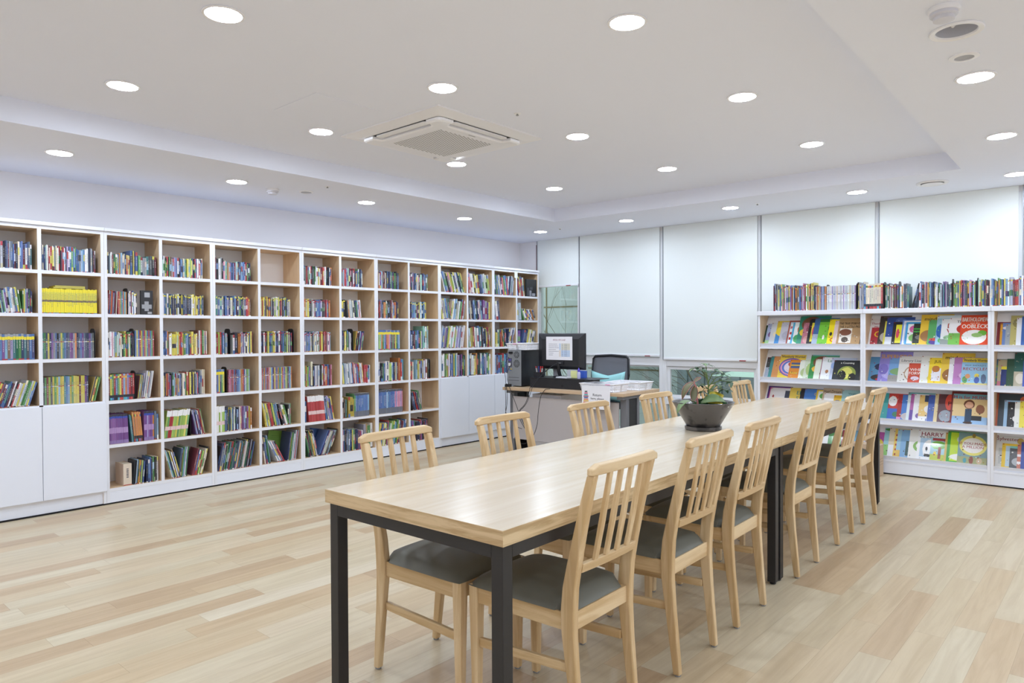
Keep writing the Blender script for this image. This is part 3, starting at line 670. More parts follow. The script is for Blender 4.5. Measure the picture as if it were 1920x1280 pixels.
def angled(c, r_, f0, w, h, d, yaw, tilt, y, lab, col):
    x0, x1, zf, zc = cell_box(c, r_)
    mb = MB(); mb.box(0, w, 0, d, 0, h, col=lin(col)); mb.face([(0, .0012, h + .0001), (w, .0012, h + .0001), (w, d - .0012, h + .0001), (0, d - .0012, h + .0001)], col=PAGE)
    for k_ in range(5): mb.face([(w * .2, -.0004, h * (.82 - .06 * k_)), (w * .75, -.0004, h * (.82 - .06 * k_)), (w * .75, -.0004, h * (.828 - .06 * k_)), (w * .2, -.0004, h * (.828 - .06 * k_))], col=lin(tuple(int(v * .75) for v in bytes.fromhex(col))))
    o = mb.build('book', M_BOOK); o.matrix_world = Matrix.Translation((x0 + f0 * (x1 - x0), BD + y, zf + .002)) @ Matrix.Rotation(math.radians(yaw), 4, 'Z') @ Matrix.Rotation(math.radians(tilt), 4, 'Y'); tag(o, lab, 'book')
angled(5, 5, .36, .15, .27, .006, 6, 9, .20, 'light green book with its cover showing between leaning books, bottom shelf', '8cc060')
angled(6, 5, .34, .17, .25, .006, 4, 12, .20, 'blue book with its cover showing behind leaning books, bottom shelf', '4c6ca8')
angled(3, 5, .32, .10, .22, .010, 5, 4, .17, 'dark book with its cover showing among leaning books, bottom shelf', '4a4a66')
angled(11, 0, .45, .16, .22, .005, 3, 6, .20, 'pale blue large book behind leaning ones, top shelf of the sixth bookcase', 'b4c4dc')
face_on(13, 0, .47, .99, .76, 'large black book turned face out, top shelf of the far bookcase', [(.1, .05, .25, .5, '50525a'), (.3, .02, .5, .35, '8c8e98'), (.55, .04, .85, .2, '9c9ea8'), (.35, .4, .6, .55, '484a52')])
for (c, r_, f, lab) in ((1, 2, .90, 'black bookend at the right of the third shelf, second column'), (2, 2, .505, 'black bookend among the books of the third shelf, third column'), (2, 1, .395, 'black bookend beside white spined books on the second shelf'),
                        (2, 3, .525, 'black bookend in the middle of the fourth shelf, third column'), (3, 4, .57, 'black bookend between leaning books, fifth shelf, fourth column'),
                        (4, 2, .35, 'black bookend on the third shelf, fifth column'), (4, 3, .262, 'black bookend on the fourth shelf, fifth column'), (5, 2, .86, 'black bookend right of the red dotted books, sixth column'),
                        (7, 2, .36, 'black bookend on the third shelf, eighth column'), (9, 3, .74, 'black bookend on the fourth shelf, tenth column')):
    x0, x1, zf, zc = cell_box(c, r_); bookend(x0 + f * (x1 - x0), BD + .01, zf + .0002, lab, h=(zc - zf) * .72)

# ---------------------------------------------------------------- picture book rack under the window blinds
RTH = math.radians(1.0298); P0 = Vector((6.81929, 2.783786, 0)); RW = 0.95972
TR = Matrix.Translation(P0) @ Matrix.Rotation(RTH - math.pi / 2, 4, 'Z')
RZB = [1.100, 0.769, 0.439, 0.112]; RLIP = [1.152, 0.822, 0.494, 0.165]; RTOP = 1.4261; RD = 0.245
SEC = ['left section', 'middle section', 'right section']
for u in range(3):
    r = thing('display_rack', 'white sloping-shelf picture book rack, %s%s' % (SEC[u], (', behind the table end', ', the full one', ', cut by the picture edge')[u]), 'display rack', TR @ Vector((u * RW, 0, 0)), RTH - math.pi / 2, 'white display racks')
    a, b = .0006, RW - .0006
    for (p, q) in ((a, a + PT), (b - PT, b)):
        edged(p, q, 0, RD, .012, RTOP - .0005, True, r, 'side_panel')
    MB().box(a - (.01 if u == 0 else 0), b, -.012, RD + .01, RTOP, RTOP + .041).build('top_board', M_LAM, r, bevel=.003)
    MB().box(a + PT, b - PT, RD - .008, RD - .002, .1, RTOP - .001).build('back_panel', M_BACK, r)
    for k in range(4):
        zt = RTOP if k == 0 else RZB[k - 1]
        MB().box(a + PT, b - PT, 0.0005, RD - .01, RZB[k], RZB[k] + .019).build('shelf', M_LAM, r)
        l = MB(); z0, z1 = RZB[k] + .0195, RLIP[k]
        l.loft([[(x, .012, z0), (x, .024, z0), (x, .010, z1), (x, -.002, z1)] for x in (a + PT + .0005, b - PT - .0005)])
        l.box(a + PT + .0005, b - PT - .0005, .0245, .085, z1 - .032, z1 - .026)
        l.build('ledge', M_LAMD, r)
        s = MB(); zb = RLIP[k] - .0255; y0_ = .0535; hh = min(zt - .012 - zb, .285); dy = math.tan(math.radians(30)) * hh
        s.loft([[(x, y0_, zb), (x, y0_ + .006, zb), (x, min(y0_ + dy + .006, RD - .012), zb + hh), (x, min(y0_ + dy, RD - .018), zb + hh)] for x in (a + PT + .0005, b - PT - .0005)])
        s.build('sloping_panel', M_BACK, r)
    MB().box(a + PT, b - PT, .003, .02, .012, RZB[3] - .001).build('plinth', M_LAMD, r)
    MB().box(a, b, .006, RD, 0, .0118).build('gap_shade_strip', M_GAPSHADE, r)  # dark block drawn as the shade below the rack
DISP = """0|0|0.024|0.169|0.207|26402c|slim dark green and black|r0,0,1,.12,e8d23c
0|0|0.041|0.184|0.224|aab8dc|pale lavender blue with small figures|e.1,.35,.3,.6,7a5a8a;r0,0,1,.2,a8d8a0
0|0|0.08|0.193|0.235|d4d8de|pale grey white|e.15,.35,.5,.6,e8dcc0
0|0|0.136|0.208|0.254|dcc03a|yellow above blue with smiling face|r0,0,1,.45,4a90d0;e0,.35,.55,.75,f0d83c
0|0|0.18|0.198|0.241|c8c8d4|silvery grey|e.1,.2,.6,.6,b4b4c4
0|0|0.252|0.211|0.257|a65544|red-brown framed|r.07,.05,.93,.93,cfe0f0;r.1,.1,.22,.85,f4f4f4;r.1,.2,.22,.3,c8302c;r.1,.42,.22,.52,c8302c;r.1,.65,.22,.75,c8302c
0|0|0.293|0.193|0.235|f0f2f2|white with green creature and orange flower|r0,0,.1,1,58b0d8;e.25,.55,.6,.85,e0683a;e.34,.64,.48,.76,8a3020;e.12,.08,.5,.45,48a868
0|0|0.353|0.285|0.304|2d8f72|large teal with yellow letter P|e.08,.45,.75,.98,7a4a30;e.05,.3,.35,.55,e8c840;t.52,.62,.26,e4e060,P
0|0|0.399|0.133|0.231|c07888|dusty pink|e.2,.5,.9,.9,9a5060;e.1,.05,.6,.4,d8a0a0
0|0|0.449|0.223|0.272|1c1a1e|black with yellow window|r.12,.12,.9,.85,e8d840;e.15,.3,.4,.75,d05060
0|0|0.498|0.227|0.277|4068a4|blue fading to pale|r0,0,1,.4,a8b8d0;e.3,.25,.6,.5,6a4a4a
0|0|0.547|0.134|0.27|78c83c|lime green with dark top edge|r0,.88,1,1,2c7030;e.3,.2,.45,.38,f0f0f0;e.6,.55,.95,.75,2c7030
0|0|0.636|0.124|0.264|f8e11a|bright yellow with red lettering|t.5,.2,.2,c83020,Cu;e.1,.35,.3,.5,30302c;e.5,.5,.8,.8,38506c
0|0|0.686|0.205|0.25|e2cbcb|pale pink|e.1,.1,.6,.6,f0e4e4
0|0|0.721|0.2|0.273|b8966c|brown newspaper-look cover with picture window|r.1,.08,.62,.62,ece6dc;e.08,.35,.6,.6,7c4a34;e.2,.1,.5,.3,5a5048;t.5,.8,.098,2a1c14,THE TRUE STORY OF;t.5,.68,.098,2a1c14,THE 3 LITTLE PIGS
0|1|0.984|0.202|0.265|e8e4e4|white with red lettering|r0,0,.9,.0,e8e4e4;t.36,.8,.09,a83848,Thank you;t.34,.68,.09,a83848,Mr. F
0|1|1.001|0.148|0.171|af2d3a|crimson with yellow letter C|t.36,.62,.4,e8b82c,C
0|1|1.061|0.253|0.292|3c332e|large dark brown cover with pale animal|e.05,.1,.5,.45,b8b0a4;r.1,.94,1,.97,6a5a48
0|1|1.106|0.194|0.237|e8e05a|yellow edged white|r.08,0,1,1,ececf0
0|1|1.12|0.223|0.276|2d4b96|navy blue night sky|r0,0,1,.3,e0e4ec;e.3,.7,.7,.98,5068b0
0|1|1.175|0.187|0.228|221e22|black with yellow picture|r.14,.1,.9,.88,e8e030;e.4,.3,.8,.7,282828;e.16,.3,.3,.7,d84868
0|1|1.248|0.203|0.247|7896d7|blue and white framed|r.06,.04,.94,.96,f0f2f6;r.12,.08,.9,.9,a8c0e8
0|1|1.281|0.184|0.224|3aa0d8|cyan framed garden|r.08,.08,.92,.92,f0f4f0;e.15,.55,.5,.85,d060a0;e.15,.15,.7,.5,88c070
0|1|1.341|0.171|0.209|1e2a1e|black with green stripes|r0,.72,1,.78,3c9c3c;r0,.6,1,.66,3c9c3c;e.1,.25,.8,.5,787878;r0,0,1,.1,e8d83c
0|1|1.393|0.246|0.298|ebc33c|large yellow cover with owl|e.02,.12,.55,.5,a87848;e.3,.28,.55,.5,f4f4f4;e.38,.34,.48,.44,202020;t.5,.84,.12,1c1c1c,mind your
0|1|1.456|0.2|0.243|5aaa64|green with purple bowl|e.05,.02,.8,.25,503c90;e.05,.18,.7,.3,d84838;t.45,.78,.11,e0d040,THE
0|1|1.516|0.188|0.287|a0c8dc|sky blue wave pattern|e.0,.25,.4,.7,2c64b0;e.1,.1,.3,.25,60b060;r0,.9,1,1,d8e8f0
0|1|1.553|0.206|0.251|eceef0|white with red-brown lettering|t.36,.74,.2,a84030,DI;t.36,.54,.2,a84030,W;r.0,.05,1,.25,8c9490;e.1,.2,.6,.4,98c898
0|1|1.612|0.214|0.261|f0f0f2|white with red beetle on green|r0,0,1,.45,74b850;e.25,.4,1.0,.8,c03028;e.4,.55,.52,.68,202020;t.45,.86,.1,302c2c,The G
0|1|1.695|0.199|0.286|e14b23|bright red-orange cover with white oval|e.06,.05,.94,.52,f2f2f0;e.62,.33,.94,.5,6ab838;e.4,.28,.8,.42,94c070;t.5,.855,.16,eceae0,BARTHOLOMEW;t.5,.74,.06,e8c8b0,and the;t.5,.63,.15,f4f4ee,OOBLECK
0|2|1.946|0.177|0.215|7d2330|maroon|t.3,.6,.2,e0c0b0,I
0|2|1.969|0.166|0.203|ebaa32|orange-yellow|e.1,.7,.6,.9,e8e0d0
0|2|1.985|0.17|0.207|6e8cc8|mid blue|e.0,.7,.5,.85,f0e8e8
0|2|2.006|0.158|0.193|a0aab4|grey|e.3,.55,.8,.9,788490
0|2|2.038|0.129|0.275|beb46e|olive and tan scene|e.1,.6,.7,.9,8c8450
0|2|2.079|0.207|0.252|eef0f4|white with blue swirl|e.2,.6,.4,.85,7cb0d8
0|2|2.112|0.14|0.266|3c64aa|royal blue|e.2,.2,.7,.6,8a7848
1|0|0.036|0.178|0.217|464b50|charcoal grey|r0,0,1,.5,b0c0d8
1|0|0.073|0.188|0.229|469698|plain teal|
1|0|0.106|0.187|0.228|d7965a|plain tan orange|r.7,.1,.9,.2,f4f0e8
1|0|0.168|0.242|0.25|f0d050|yellow cover with rainbow rings|e-.02,.08,1.0,.86,7860b8;e.06,.14,.92,.8,e8a0b8;e.12,.18,.86,.76,5878c8;e.2,.24,.8,.7,e8dce8;e.35,.5,.62,.7,c05050;r0,0,1,.08,ecd440;t.5,.9,.11,30304a,Wemberly Worried
1|0|0.271|0.127|0.195|e18c28|orange cover with yellow lettering|r.1,.55,.9,.85,4a5c8a;r.1,.68,.9,.74,e8c030;t.36,.3,.12,f0e040,TAXI
1|0|0.368|0.16|0.195|e8ece0|white with pale green pear|e.1,.1,.7,.6,b8cc90;e.3,.5,.45,.65,d8a8b0
1|0|0.414|0.167|0.204|d4dec8|pale green|e.1,.2,.5,.8,b0cc80
1|0|0.463|0.256|0.254|32904a|large green with brown shape|e.1,.45,.75,.95,7c4c30;e.08,.3,.45,.55,e8c040;r0,.95,1,1,78b8b8
1|0|0.512|0.169|0.207|e4ecdc|white with green dots|e.3,.2,.6,.4,48a050;e.4,.45,.7,.6,70b860
1|0|0.568|0.18|0.22|96405e|magenta|e.05,.1,.2,.9,c87890
1|0|0.575|0.19|0.231|eceef2|white with grey lettering|t.35,.84,.14,609070,La;e.2,.3,.35,.45,b07850
1|0|0.657|0.222|0.227|bec8e1|pale blue and white|e.1,.2,.6,.7,d8e0f0;e.0,.5,.3,.8,98b0e0
1|0|0.684|0.235|0.201|20262c|dark, glowing yellow centre, two silhouettes|e.18,.02,.85,.72,98a84c;e.28,.1,.72,.66,e0dc6c;e.2,.0,.5,.5,10100c;e.6,.02,.86,.38,10100c;t.5,.86,.1,f0f0e8,a Counting
1|1|0.984|0.196|0.242|5a96c3|blue with dark animal|e.2,.45,.9,.75,2c3458;e.1,.05,.8,.3,302c30;e.3,.05,.6,.15,c83030
1|1|1.062|0.262|0.298|968cd7|large lavender cover with yellow lettering|t.5,.84,.15,e8b030,SUPERHERO;t.42,.6,.22,e8b030,A;e.1,.1,.7,.45,b8b0e8;e.0,.25,.3,.6,7c70c0
1|1|1.145|0.191|0.233|78a5d7|sky blue above grey rocks|r0,0,1,.3,a09c98;e.05,.3,.9,.6,80a870;e.5,.3,1,.65,6c7070;t.5,.8,.1,b04858,Am
1|1|1.222|0.194|0.254|e6e4de|cream white cover with grey lettering|e.25,.1,.8,.62,a88868;e.29,.14,.76,.58,e8e4dc;t.5,.82,.1,606468,Library Lion
1|1|1.305|0.107|0.185|cd4b32|brick red with white lettering|t.5,.68,.16,f4ece8,WHE;t.5,.5,.16,f4ece8,FORW;e.2,.15,.8,.35,e8d8e8
1|1|1.396|0.215|0.262|eceeea|white with small figure|e.3,.3,.45,.55,b86050;e.25,.1,.6,.3,d8d078
1|1|1.46|0.116|0.244|f5d732|yellow with white panel|r.2,.12,.95,.6,ececf4;e.2,.45,.7,.7,c07830;t.55,.84,.12,706020,JUL
1|1|1.552|0.24|0.293|ebc846|large golden cover with owl|e.05,.1,.55,.5,a06c38;e.3,.25,.5,.42,f4f4f4;t.5,.84,.12,1c1c1c,mind your
1|1|1.61|0.204|0.249|ecebf0|plain white|e.4,.2,.8,.6,d8d8e8
1|1|1.646|0.206|0.252|be82be|violet|t.4,.8,.14,604070,I;e.2,.2,.8,.5,e0c0e0
1|1|1.706|0.188|0.249|ecd03c|yellow with dark title strip|t.5,.9,.1,2c304c,Wemberly Worried;r0,0,1,.8,a0b0d8
1|1|1.704|0.186|0.207|96c3e1|sky blue with red lettering, children|t.5,.87,.075,405068,WHY SHOULD I;t.5,.72,.14,a83028,RECYCLE?;r0,0,1,.12,d8cc88;e.05,.1,.25,.4,60a060;e.15,.3,.35,.5,d89868;e.5,.35,.68,.52,ecd850;e.5,.1,.7,.38,4860a8;e.75,.1,.95,.5,5c7090
1|2|1.943|0.188|0.241|3c6c8c|blue and green striped|r0,.1,1,.18,60a050;r0,.3,1,.38,60a050;r0,.5,1,.58,60a050;r0,.7,1,.78,60a050
1|2|1.952|0.194|0.237|c0b490|sandy tan|e.1,.3,.6,.7,f0f0f0;r0,0,1,.2,d08090
1|2|1.977|0.143|0.174|2c3c7c|navy with yellow top|r0,.85,1,1,e8d840;r.2,.03,.8,.1,e8e0a0
1|2|2.014|0.201|0.246|325541|dark green with white lettering|t.5,.86,.16,f0f0f0,Car;e.3,.1,.8,.3,d8b83c;e.3,.4,.8,.7,487858
1|2|2.063|0.121|0.304|2d5f55|deep teal above pale rope pattern|r0,0,1,.45,c0b8a0;e.1,.1,.6,.4,e8e0d0
1|2|2.123|0.13|0.231|4c60b8|blue|
2|0|0.039|0.239|0.261|4b3282|large purple framed|r.07,.05,.95,.95,c44890;r.1,0,.95,.86,e8e4ec
2|0|0.071|0.2|0.244|eceaee|white with dark lettering|e.1,.55,.2,.7,b05050;t.6,.42,.14,404048,Du
2|0|0.214|0.178|0.217|464b5f|dark slate|
2|0|0.26|0.209|0.254|ebcd5a|golden yellow with teal lettering|t.55,.8,.17,2c7c78,ELO;t.55,.58,.17,2c7c78,SAR
2|0|0.362|0.207|0.252|26222a|black|
2|0|0.402|0.203|0.248|467dc8|blue with gold lettering|t.6,.8,.15,c8b060,Ou;e.5,.3,.8,.65,304c30
2|0|0.513|0.201|0.245|ecc830|yellow edged with green leaf picture|r.08,0,1,.94,ecece4;e.15,.6,.8,.9,60a850;e.2,.3,.7,.6,c06050
2|0|0.571|0.167|0.266|cdb496|tan with dark lettering|t.5,.88,.12,403028,Hairl Dream
2|0|0.588|0.177|0.215|f0eeee|white with red heart|e.4,.5,.55,.6,c02030
2|0|0.679|0.163|0.198|e0b020|yellow and blue patterned|r.1,.4,.9,.75,2c5c9c;e.3,.5,.7,.9,e8d040
2|0|0.747|0.175|0.257|a0c8cd|pale teal with grey lettering|t.5,.85,.09,508088,Virgin;e.0,.2,.5,.6,60907c
2|1|0.984|0.154|0.243|3ca0a0|teal|e.1,.2,.6,.6,f0f0f0;r.3,.0,.6,.5,c83030
2|1|1.139|0.199|0.242|c83c32|red with white speech balloon over blue|r0,0,1,.42,3c6cc4;e-.1,.5,.35,.9,f0f0f0;e.2,.1,.5,.3,40805c
2|1|1.216|0.189|0.231|af3232|deep red|r0,0,1,.12,e0a0d0
2|1|1.25|0.193|0.236|467dc8|plain blue|e0,0,.6,.3,c8c0c0
2|1|1.292|0.215|0.262|dfeeee|white with teal top|r0,.9,1,1,68b0b0
2|1|1.316|0.203|0.248|b464a8|purple and pink|r0,0,1,.4,6c4ca8;e.2,.4,.7,.7,e8a060
2|1|1.343|0.205|0.25|ecebee|white|e.4,.4,.6,.6,805040;e.1,.1,.4,.3,8060a8
2|1|1.386|0.198|0.241|e8c474|tan with navy top and cat|r.2,.75,1,1,30405c;e.2,.3,.8,.65,ece8e4;r0,0,1,.2,f0f0f0;t.4,.06,.14,3858a8,Be
2|1|1.455|0.203|0.248|3c5aaa|blue with yellow moon|e.3,.4,1,.9,e8dc70
2|1|1.504|0.213|0.26|e0cc98|cream and gold|r.3,.1,.5,.95,b08848
2|1|1.531|0.113|0.261|5a3238|dark maroon, red balloon, grey cat|e.45,.45,1.1,1.0,cc4430;e.1,.05,.95,.45,98a0ac;t.75,.68,.16,301818,P
2|1|1.626|0.263|0.293|782828|large maroon framed, child making music|r.05,.03,1,.93,e4c890;r.05,.03,1,.25,98bce0;r.05,.78,1,.93,78b4c4;t.52,.83,.11,a83038,M is for MUSIC;e.35,.48,.65,.76,6c3c24;e.39,.5,.61,.7,dca888;r.4,.08,.58,.48,24405c;e.68,.35,.92,.62,8c5430;r.58,.14,.85,.28,202428;e.36,.03,.62,.1,3c2418
2|2|1.943|0.23|0.294|b45a32|orange-brown|
2|2|1.957|0.238|0.291|3c4650|dark slate with white lettering|t.5,.22,.16,f0f0f0,SH;e.6,.7,1,.95,c86038
2|2|1.997|0.189|0.231|a0c4e4|light blue|
2|2|2.021|0.178|0.217|28282c|black and white spotted|e.2,.2,.6,.5,e8e8e8;e.4,.6,.8,.8,d04040
2|2|2.069|0.18|0.22|eef0ec|white with faint lettering|e.5,.7,.9,.9,d0d8c0
2|2|2.103|0.151|0.229|eede50|yellow|r.6,.3,1,.6,b03848
3|0|0.583|0.151|0.184|f0f0f0|white|
3|0|0.631|0.155|0.188|60a060|green leafy|e.2,.3,.7,.8,a0cc90
3|0|0.749|0.164|0.2|a03850|crimson|
3|0|0.828|0.108|0.207|8cc0e0|light blue|
3|1|0.984|0.166|0.21|b050a0|purple|e.3,.3,.7,.7,d8c040
3|1|1.104|0.211|0.257|96c8d2|pale blue and green with red lettering|r0,0,1,.4,90c870;t.45,.78,.2,a83848,D;t.45,.56,.2,a83848,W;e0,.88,.9,1.0,488c3c
3|1|1.144|0.214|0.261|e1d7be|cream with grey bird|e.3,.1,.8,.65,505868;r0,0,.6,.4,f0f0f4
3|1|1.189|0.21|0.257|e8c860|yellow with red striped tower|r.05,.05,.4,.12,b03838;r.05,.22,.4,.29,b03838;r.05,.39,.4,.46,b03838;r.05,.56,.4,.63,b03838;r.05,.73,.4,.8,b03838
3|1|1.211|0.208|0.254|a0c8dc|light blue with red lettering|t.4,.86,.13,903c3c,RA;e.2,.4,.5,.7,a87050;r0,0,1,.25,e8c060
3|1|1.244|0.207|0.252|82afd7|blue framed|r.2,.08,.95,.6,405c58;e.3,.15,.9,.55,90c8e0;t.5,.84,.13,345c94,TH
3|1|1.309|0.22|0.268|f0f0ec|white with green oval|e.15,.2,1.1,.66,84b458;e.25,.28,1.05,.6,ecece4;t.5,.92,.12,26262a,No;t.5,.78,.13,26462c,HA
3|1|1.375|0.214|0.269|f2f2f4|large white cover with spotted dog|r.1,.1,.62,.72,b0cce4;e.2,.1,.48,.62,f4f4f4;e.3,.5,.62,.68,f4f4f4;e.3,.3,.38,.44,202020;e.26,.1,.5,.2,202020;t.5,.86,.15,902c40,HARRY;t.34,.75,.09,30303c,the Dirty
3|1|1.477|0.118|0.205|a8d0dc|pale blue, apple tree, red ribbon|r0,0,1,.28,c0cc50;e0,.5,1.0,.85,78b444;r.5,.1,.68,.6,9c5440;e.2,.2,.4,.4,e8cc40;r.1,.86,1,.97,a03038
3|1|1.583|0.212|0.259|d8b860|golden brown|
3|1|1.6|0.227|0.277|3ca03c|bright green framed|r.1,.06,1,.96,c0dc30;e.1,.08,.9,.3,f0f0e8;e.3,.6,.9,.9,d0d8cc;t.5,.5,.1,304c20,THE
3|1|1.68|0.208|0.273|7c9ca0|grey-blue with white oval, yellow glow|e.04,.28,.98,.92,e4dc74;e.14,.36,.88,.84,f0ece8;r0,0,1,.24,a0a478;e.4,.02,.55,.26,8c5040;e.2,.04,.32,.2,5098a0;e.65,.04,.85,.22,c8b090;e.46,.84,.58,.98,a0883c;t.5,.66,.09,a85858,IF YOU MADE;t.5,.55,.09,a85858,A MILLION
3|2|1.943|0.185|0.268|d9dad8|pale grey cover with dark lettering|t.42,.88,.12,8a4848,Sylvester;e.75,.75,1.0,.95,c4a450;r.1,.1,.4,.6,c0c4c4
3|2|1.985|0.164|0.2|ecc83c|yellow framed|r.15,.05,.9,.9,b8d0e0
3|2|2.038|0.148|0.181|5c6064|black and white|e.1,.1,.8,.5,b0b4b8;r0,.9,1,1,80c0b8
3|2|2.088|0.164|0.199|c87c68|red and white striped|r0,.2,1,.3,f0e8e8;r0,.5,1,.6,f0e8e8
3|2|2.113|0.143|0.225|3c50a0|blue|"""
TN = ['top ledge', 'second ledge', 'third ledge', 'bottom ledge']
order = {}
for ln_ in DISP.strip().split('\n'):
    t, u, a, w, h, col, look, deco = ln_.split('|'); t = int(t); u = int(u); a = float(a); w = float(w); h = float(h) + .012
    k = order.get((t, u), 0); order[(t, u)] = k + 1
    T = TR @ Matrix.Translation((a, .065 - .0031 * k, RLIP[t])) @ Matrix.Rotation(math.radians(-30), 4, 'X') @ Matrix.Translation((0, 0, -.012))
    mb = MB(); mb.box(0, w, 0, .0016, 0, h, mats={'top': 0}, col=lin(col))
    mb.face([(.0, -.00002, 0), (w, -.00002, 0), (w, -.00002, h), (0, -.00002, h)], col=lin(col))
    tt = MB(); L0 = .0001
    for di, dd in enumerate([q for q in deco.split(';') if q]):
        kind = dd[0]; f = dd[1:].split(','); y = -L0 - .00005 * di
        if kind == 't':
            s_ = float(f[2]) * h; put_text(tt, ','.join(f[4:]), float(f[0]) * w, float(f[1]) * h, s_ * 1.25, w * .92 if float(f[2]) < .3 else w * .6, -.0006, lin(f[3]), True)
            continue
        x0, z0, x1, z1 = (min(max(float(v), 0), 1) for v in f[:4]); x0 *= w; x1 *= w; z0 *= h; z1 *= h
        if kind == 'r': mb.face([(x0, y, z0), (x1, y, z0), (x1, y, z1), (x0, y, z1)], col=lin(f[4]))
        else:
            n = 22; rr = random.Random(di * 7 + k); wob = [1 + rr.uniform(-.05, .05) for _ in range(n)] if (x1 - x0) < .5 * w else [1] * n
            mb.face([((x0 + x1) / 2 + (x1 - x0) / 2 * math.cos(2 * math.pi * j / n) * wob[j], y, (z0 + z1) / 2 + (z1 - z0) / 2 * math.sin(2 * math.pi * j / n) * wob[j]) for j in range(n)], col=lin(f[4]))
    # small printed details of the artwork, and the red catalogue dot
    dr = random.Random(t * 100 + u * 37 + k); cols = [q.split(',')[4] for q in deco.split(';') if q and q[0] in 're' and len(q.split(',')) > 4] + ['f0f0ec', '50443c']
    big = any(q.startswith('t') for q in deco.split(';')); nd = 11 if deco else 0
    for j in range(nd):
        cx, cz = dr.uniform(.06, .94) * w, dr.uniform(.04, .46 if big else .9) * h; sx, sz = dr.uniform(.002, .008), dr.uniform(.002, .008); n = 7; y = -.00035 - .00001 * j
        if cx - sx < 0 or cx + sx > w or cz - sz < 0: continue
        base_c = lin(dr.choice(cols)); f_ = dr.uniform(.55, 1.25); cc = tuple(min(1, v * f_) for v in base_c[:3]) + (1,)
        mb.face([(cx + sx * math.cos(6.2832 * q / n) * dr.uniform(.7, 1.1), y, cz + sz * math.sin(6.2832 * q / n) * dr.uniform(.7, 1.1)) for q in range(n)], col=cc)
    if dr.random() < .7: mb.face([(.008 + .0045 * math.cos(6.2832 * q / 10), -.00055, h - .008 + .0045 * math.sin(6.2832 * q / 10)) for q in range(10)], col=lin('9c2430'))
    o = mb.build('picture_book', M_COVER); o.matrix_world = T
    tag(o, '%s picture book, %s from left, %s, %s' % (look, ordw(k), TN[t], SEC[u]), 'picture book', 'picture books on the display rack')
    if tt.v: tt.build('title', M_COVER, o)
# row of books on top of the rack (counted with the other small spines)
TOPB = """0.135 .235 .27 0 - mnkybpg
.235 .33 .255 0 M prbwuyubogc
.33 .40 .25 0 M bnoymbk
.395 .53 .265 0 M brsprywgyokyyk
.535 .63 .225 0 S aoryaobusboo
.635 .885 .225 0 S wiwwuwiwcwwiwuwiwwcwiwu
.9 .955 .25 0 M kycwb
.955 1.11 .23 0 K bccccccccr
1.125 1.235 .225 0 M kgtcdmdmdm
1.24 1.315 .22 0 - qodndt
1.335 1.40 .24 14 - kq
1.395 1.565 .225 0 - wbkwrogsbnywki
1.57 1.635 .22 0 - utqvndt
1.645 1.81 .225 0 M kgyglbyorvngryupsln
1.825 2.0 .235 0 - hygbvgmkmsbdygobn
2.0 2.45 .24 0 M yswirwbwruwibwwdwnbvwrybwsgw"""
rr = random.Random(99)
for s in TOPB.split('\n'):
    f = s.split(); place_group(TR @ Matrix.Translation((0, .035, RTOP + .0415)), 1.0, 1.0, s, '', rr, False, .15, '', [0])
for (a, lab) in ((.533, 'leftmost black bookend standing on the rack top'), (.632, 'black bookend left of the pale white book set on the rack top'), (.89, 'black bookend right of the pale white book set'), (1.117, 'black bookend right of the beige book set'),
                 (1.237, 'black bookend left of the leaning dark book on the rack top'), (1.64, 'black bookend on the rack top right of its middle'), (1.818, 'rightmost black bookend on the rack top')):
    p = TR @ Vector((a, .045, RTOP + .0412)); bookend(p.x, p.y, p.z, lab, RTH - math.pi / 2, .24)
rest = REST.build('book', M_BOOK); tag(rest, 'rows of many-coloured books filling the farther bookcases and the rack top', 'books', kind='stuff')
# cardboard box in front of the rack
cb = thing('cardboard_box', 'closed brown cardboard box on the floor against the rack behind the last chair', 'box', (6.735, 1.80, 0))
kb = mat('cardboard', (196, 172, 146), 0.85)
MB().box(-.068, .068, -.155, .155, 0, .268).build('carton', kb, cb, bevel=.002)
for s_ in (-1, 1): MB().box(-.068 if s_ < 0 else .001, -.001 if s_ < 0 else .068, -.155, .155, .2685, .272).build('flap', kb, cb)
m_ = MB()
for z in (.10, .125, .15): m_.box(-.05, .05, -.1556, -.1551, z, z + .0015)
m_.box(-.0686, -.0681, -.02, .03, .15, .158); m_.build('printed_lines', M_KPLAST, cb)

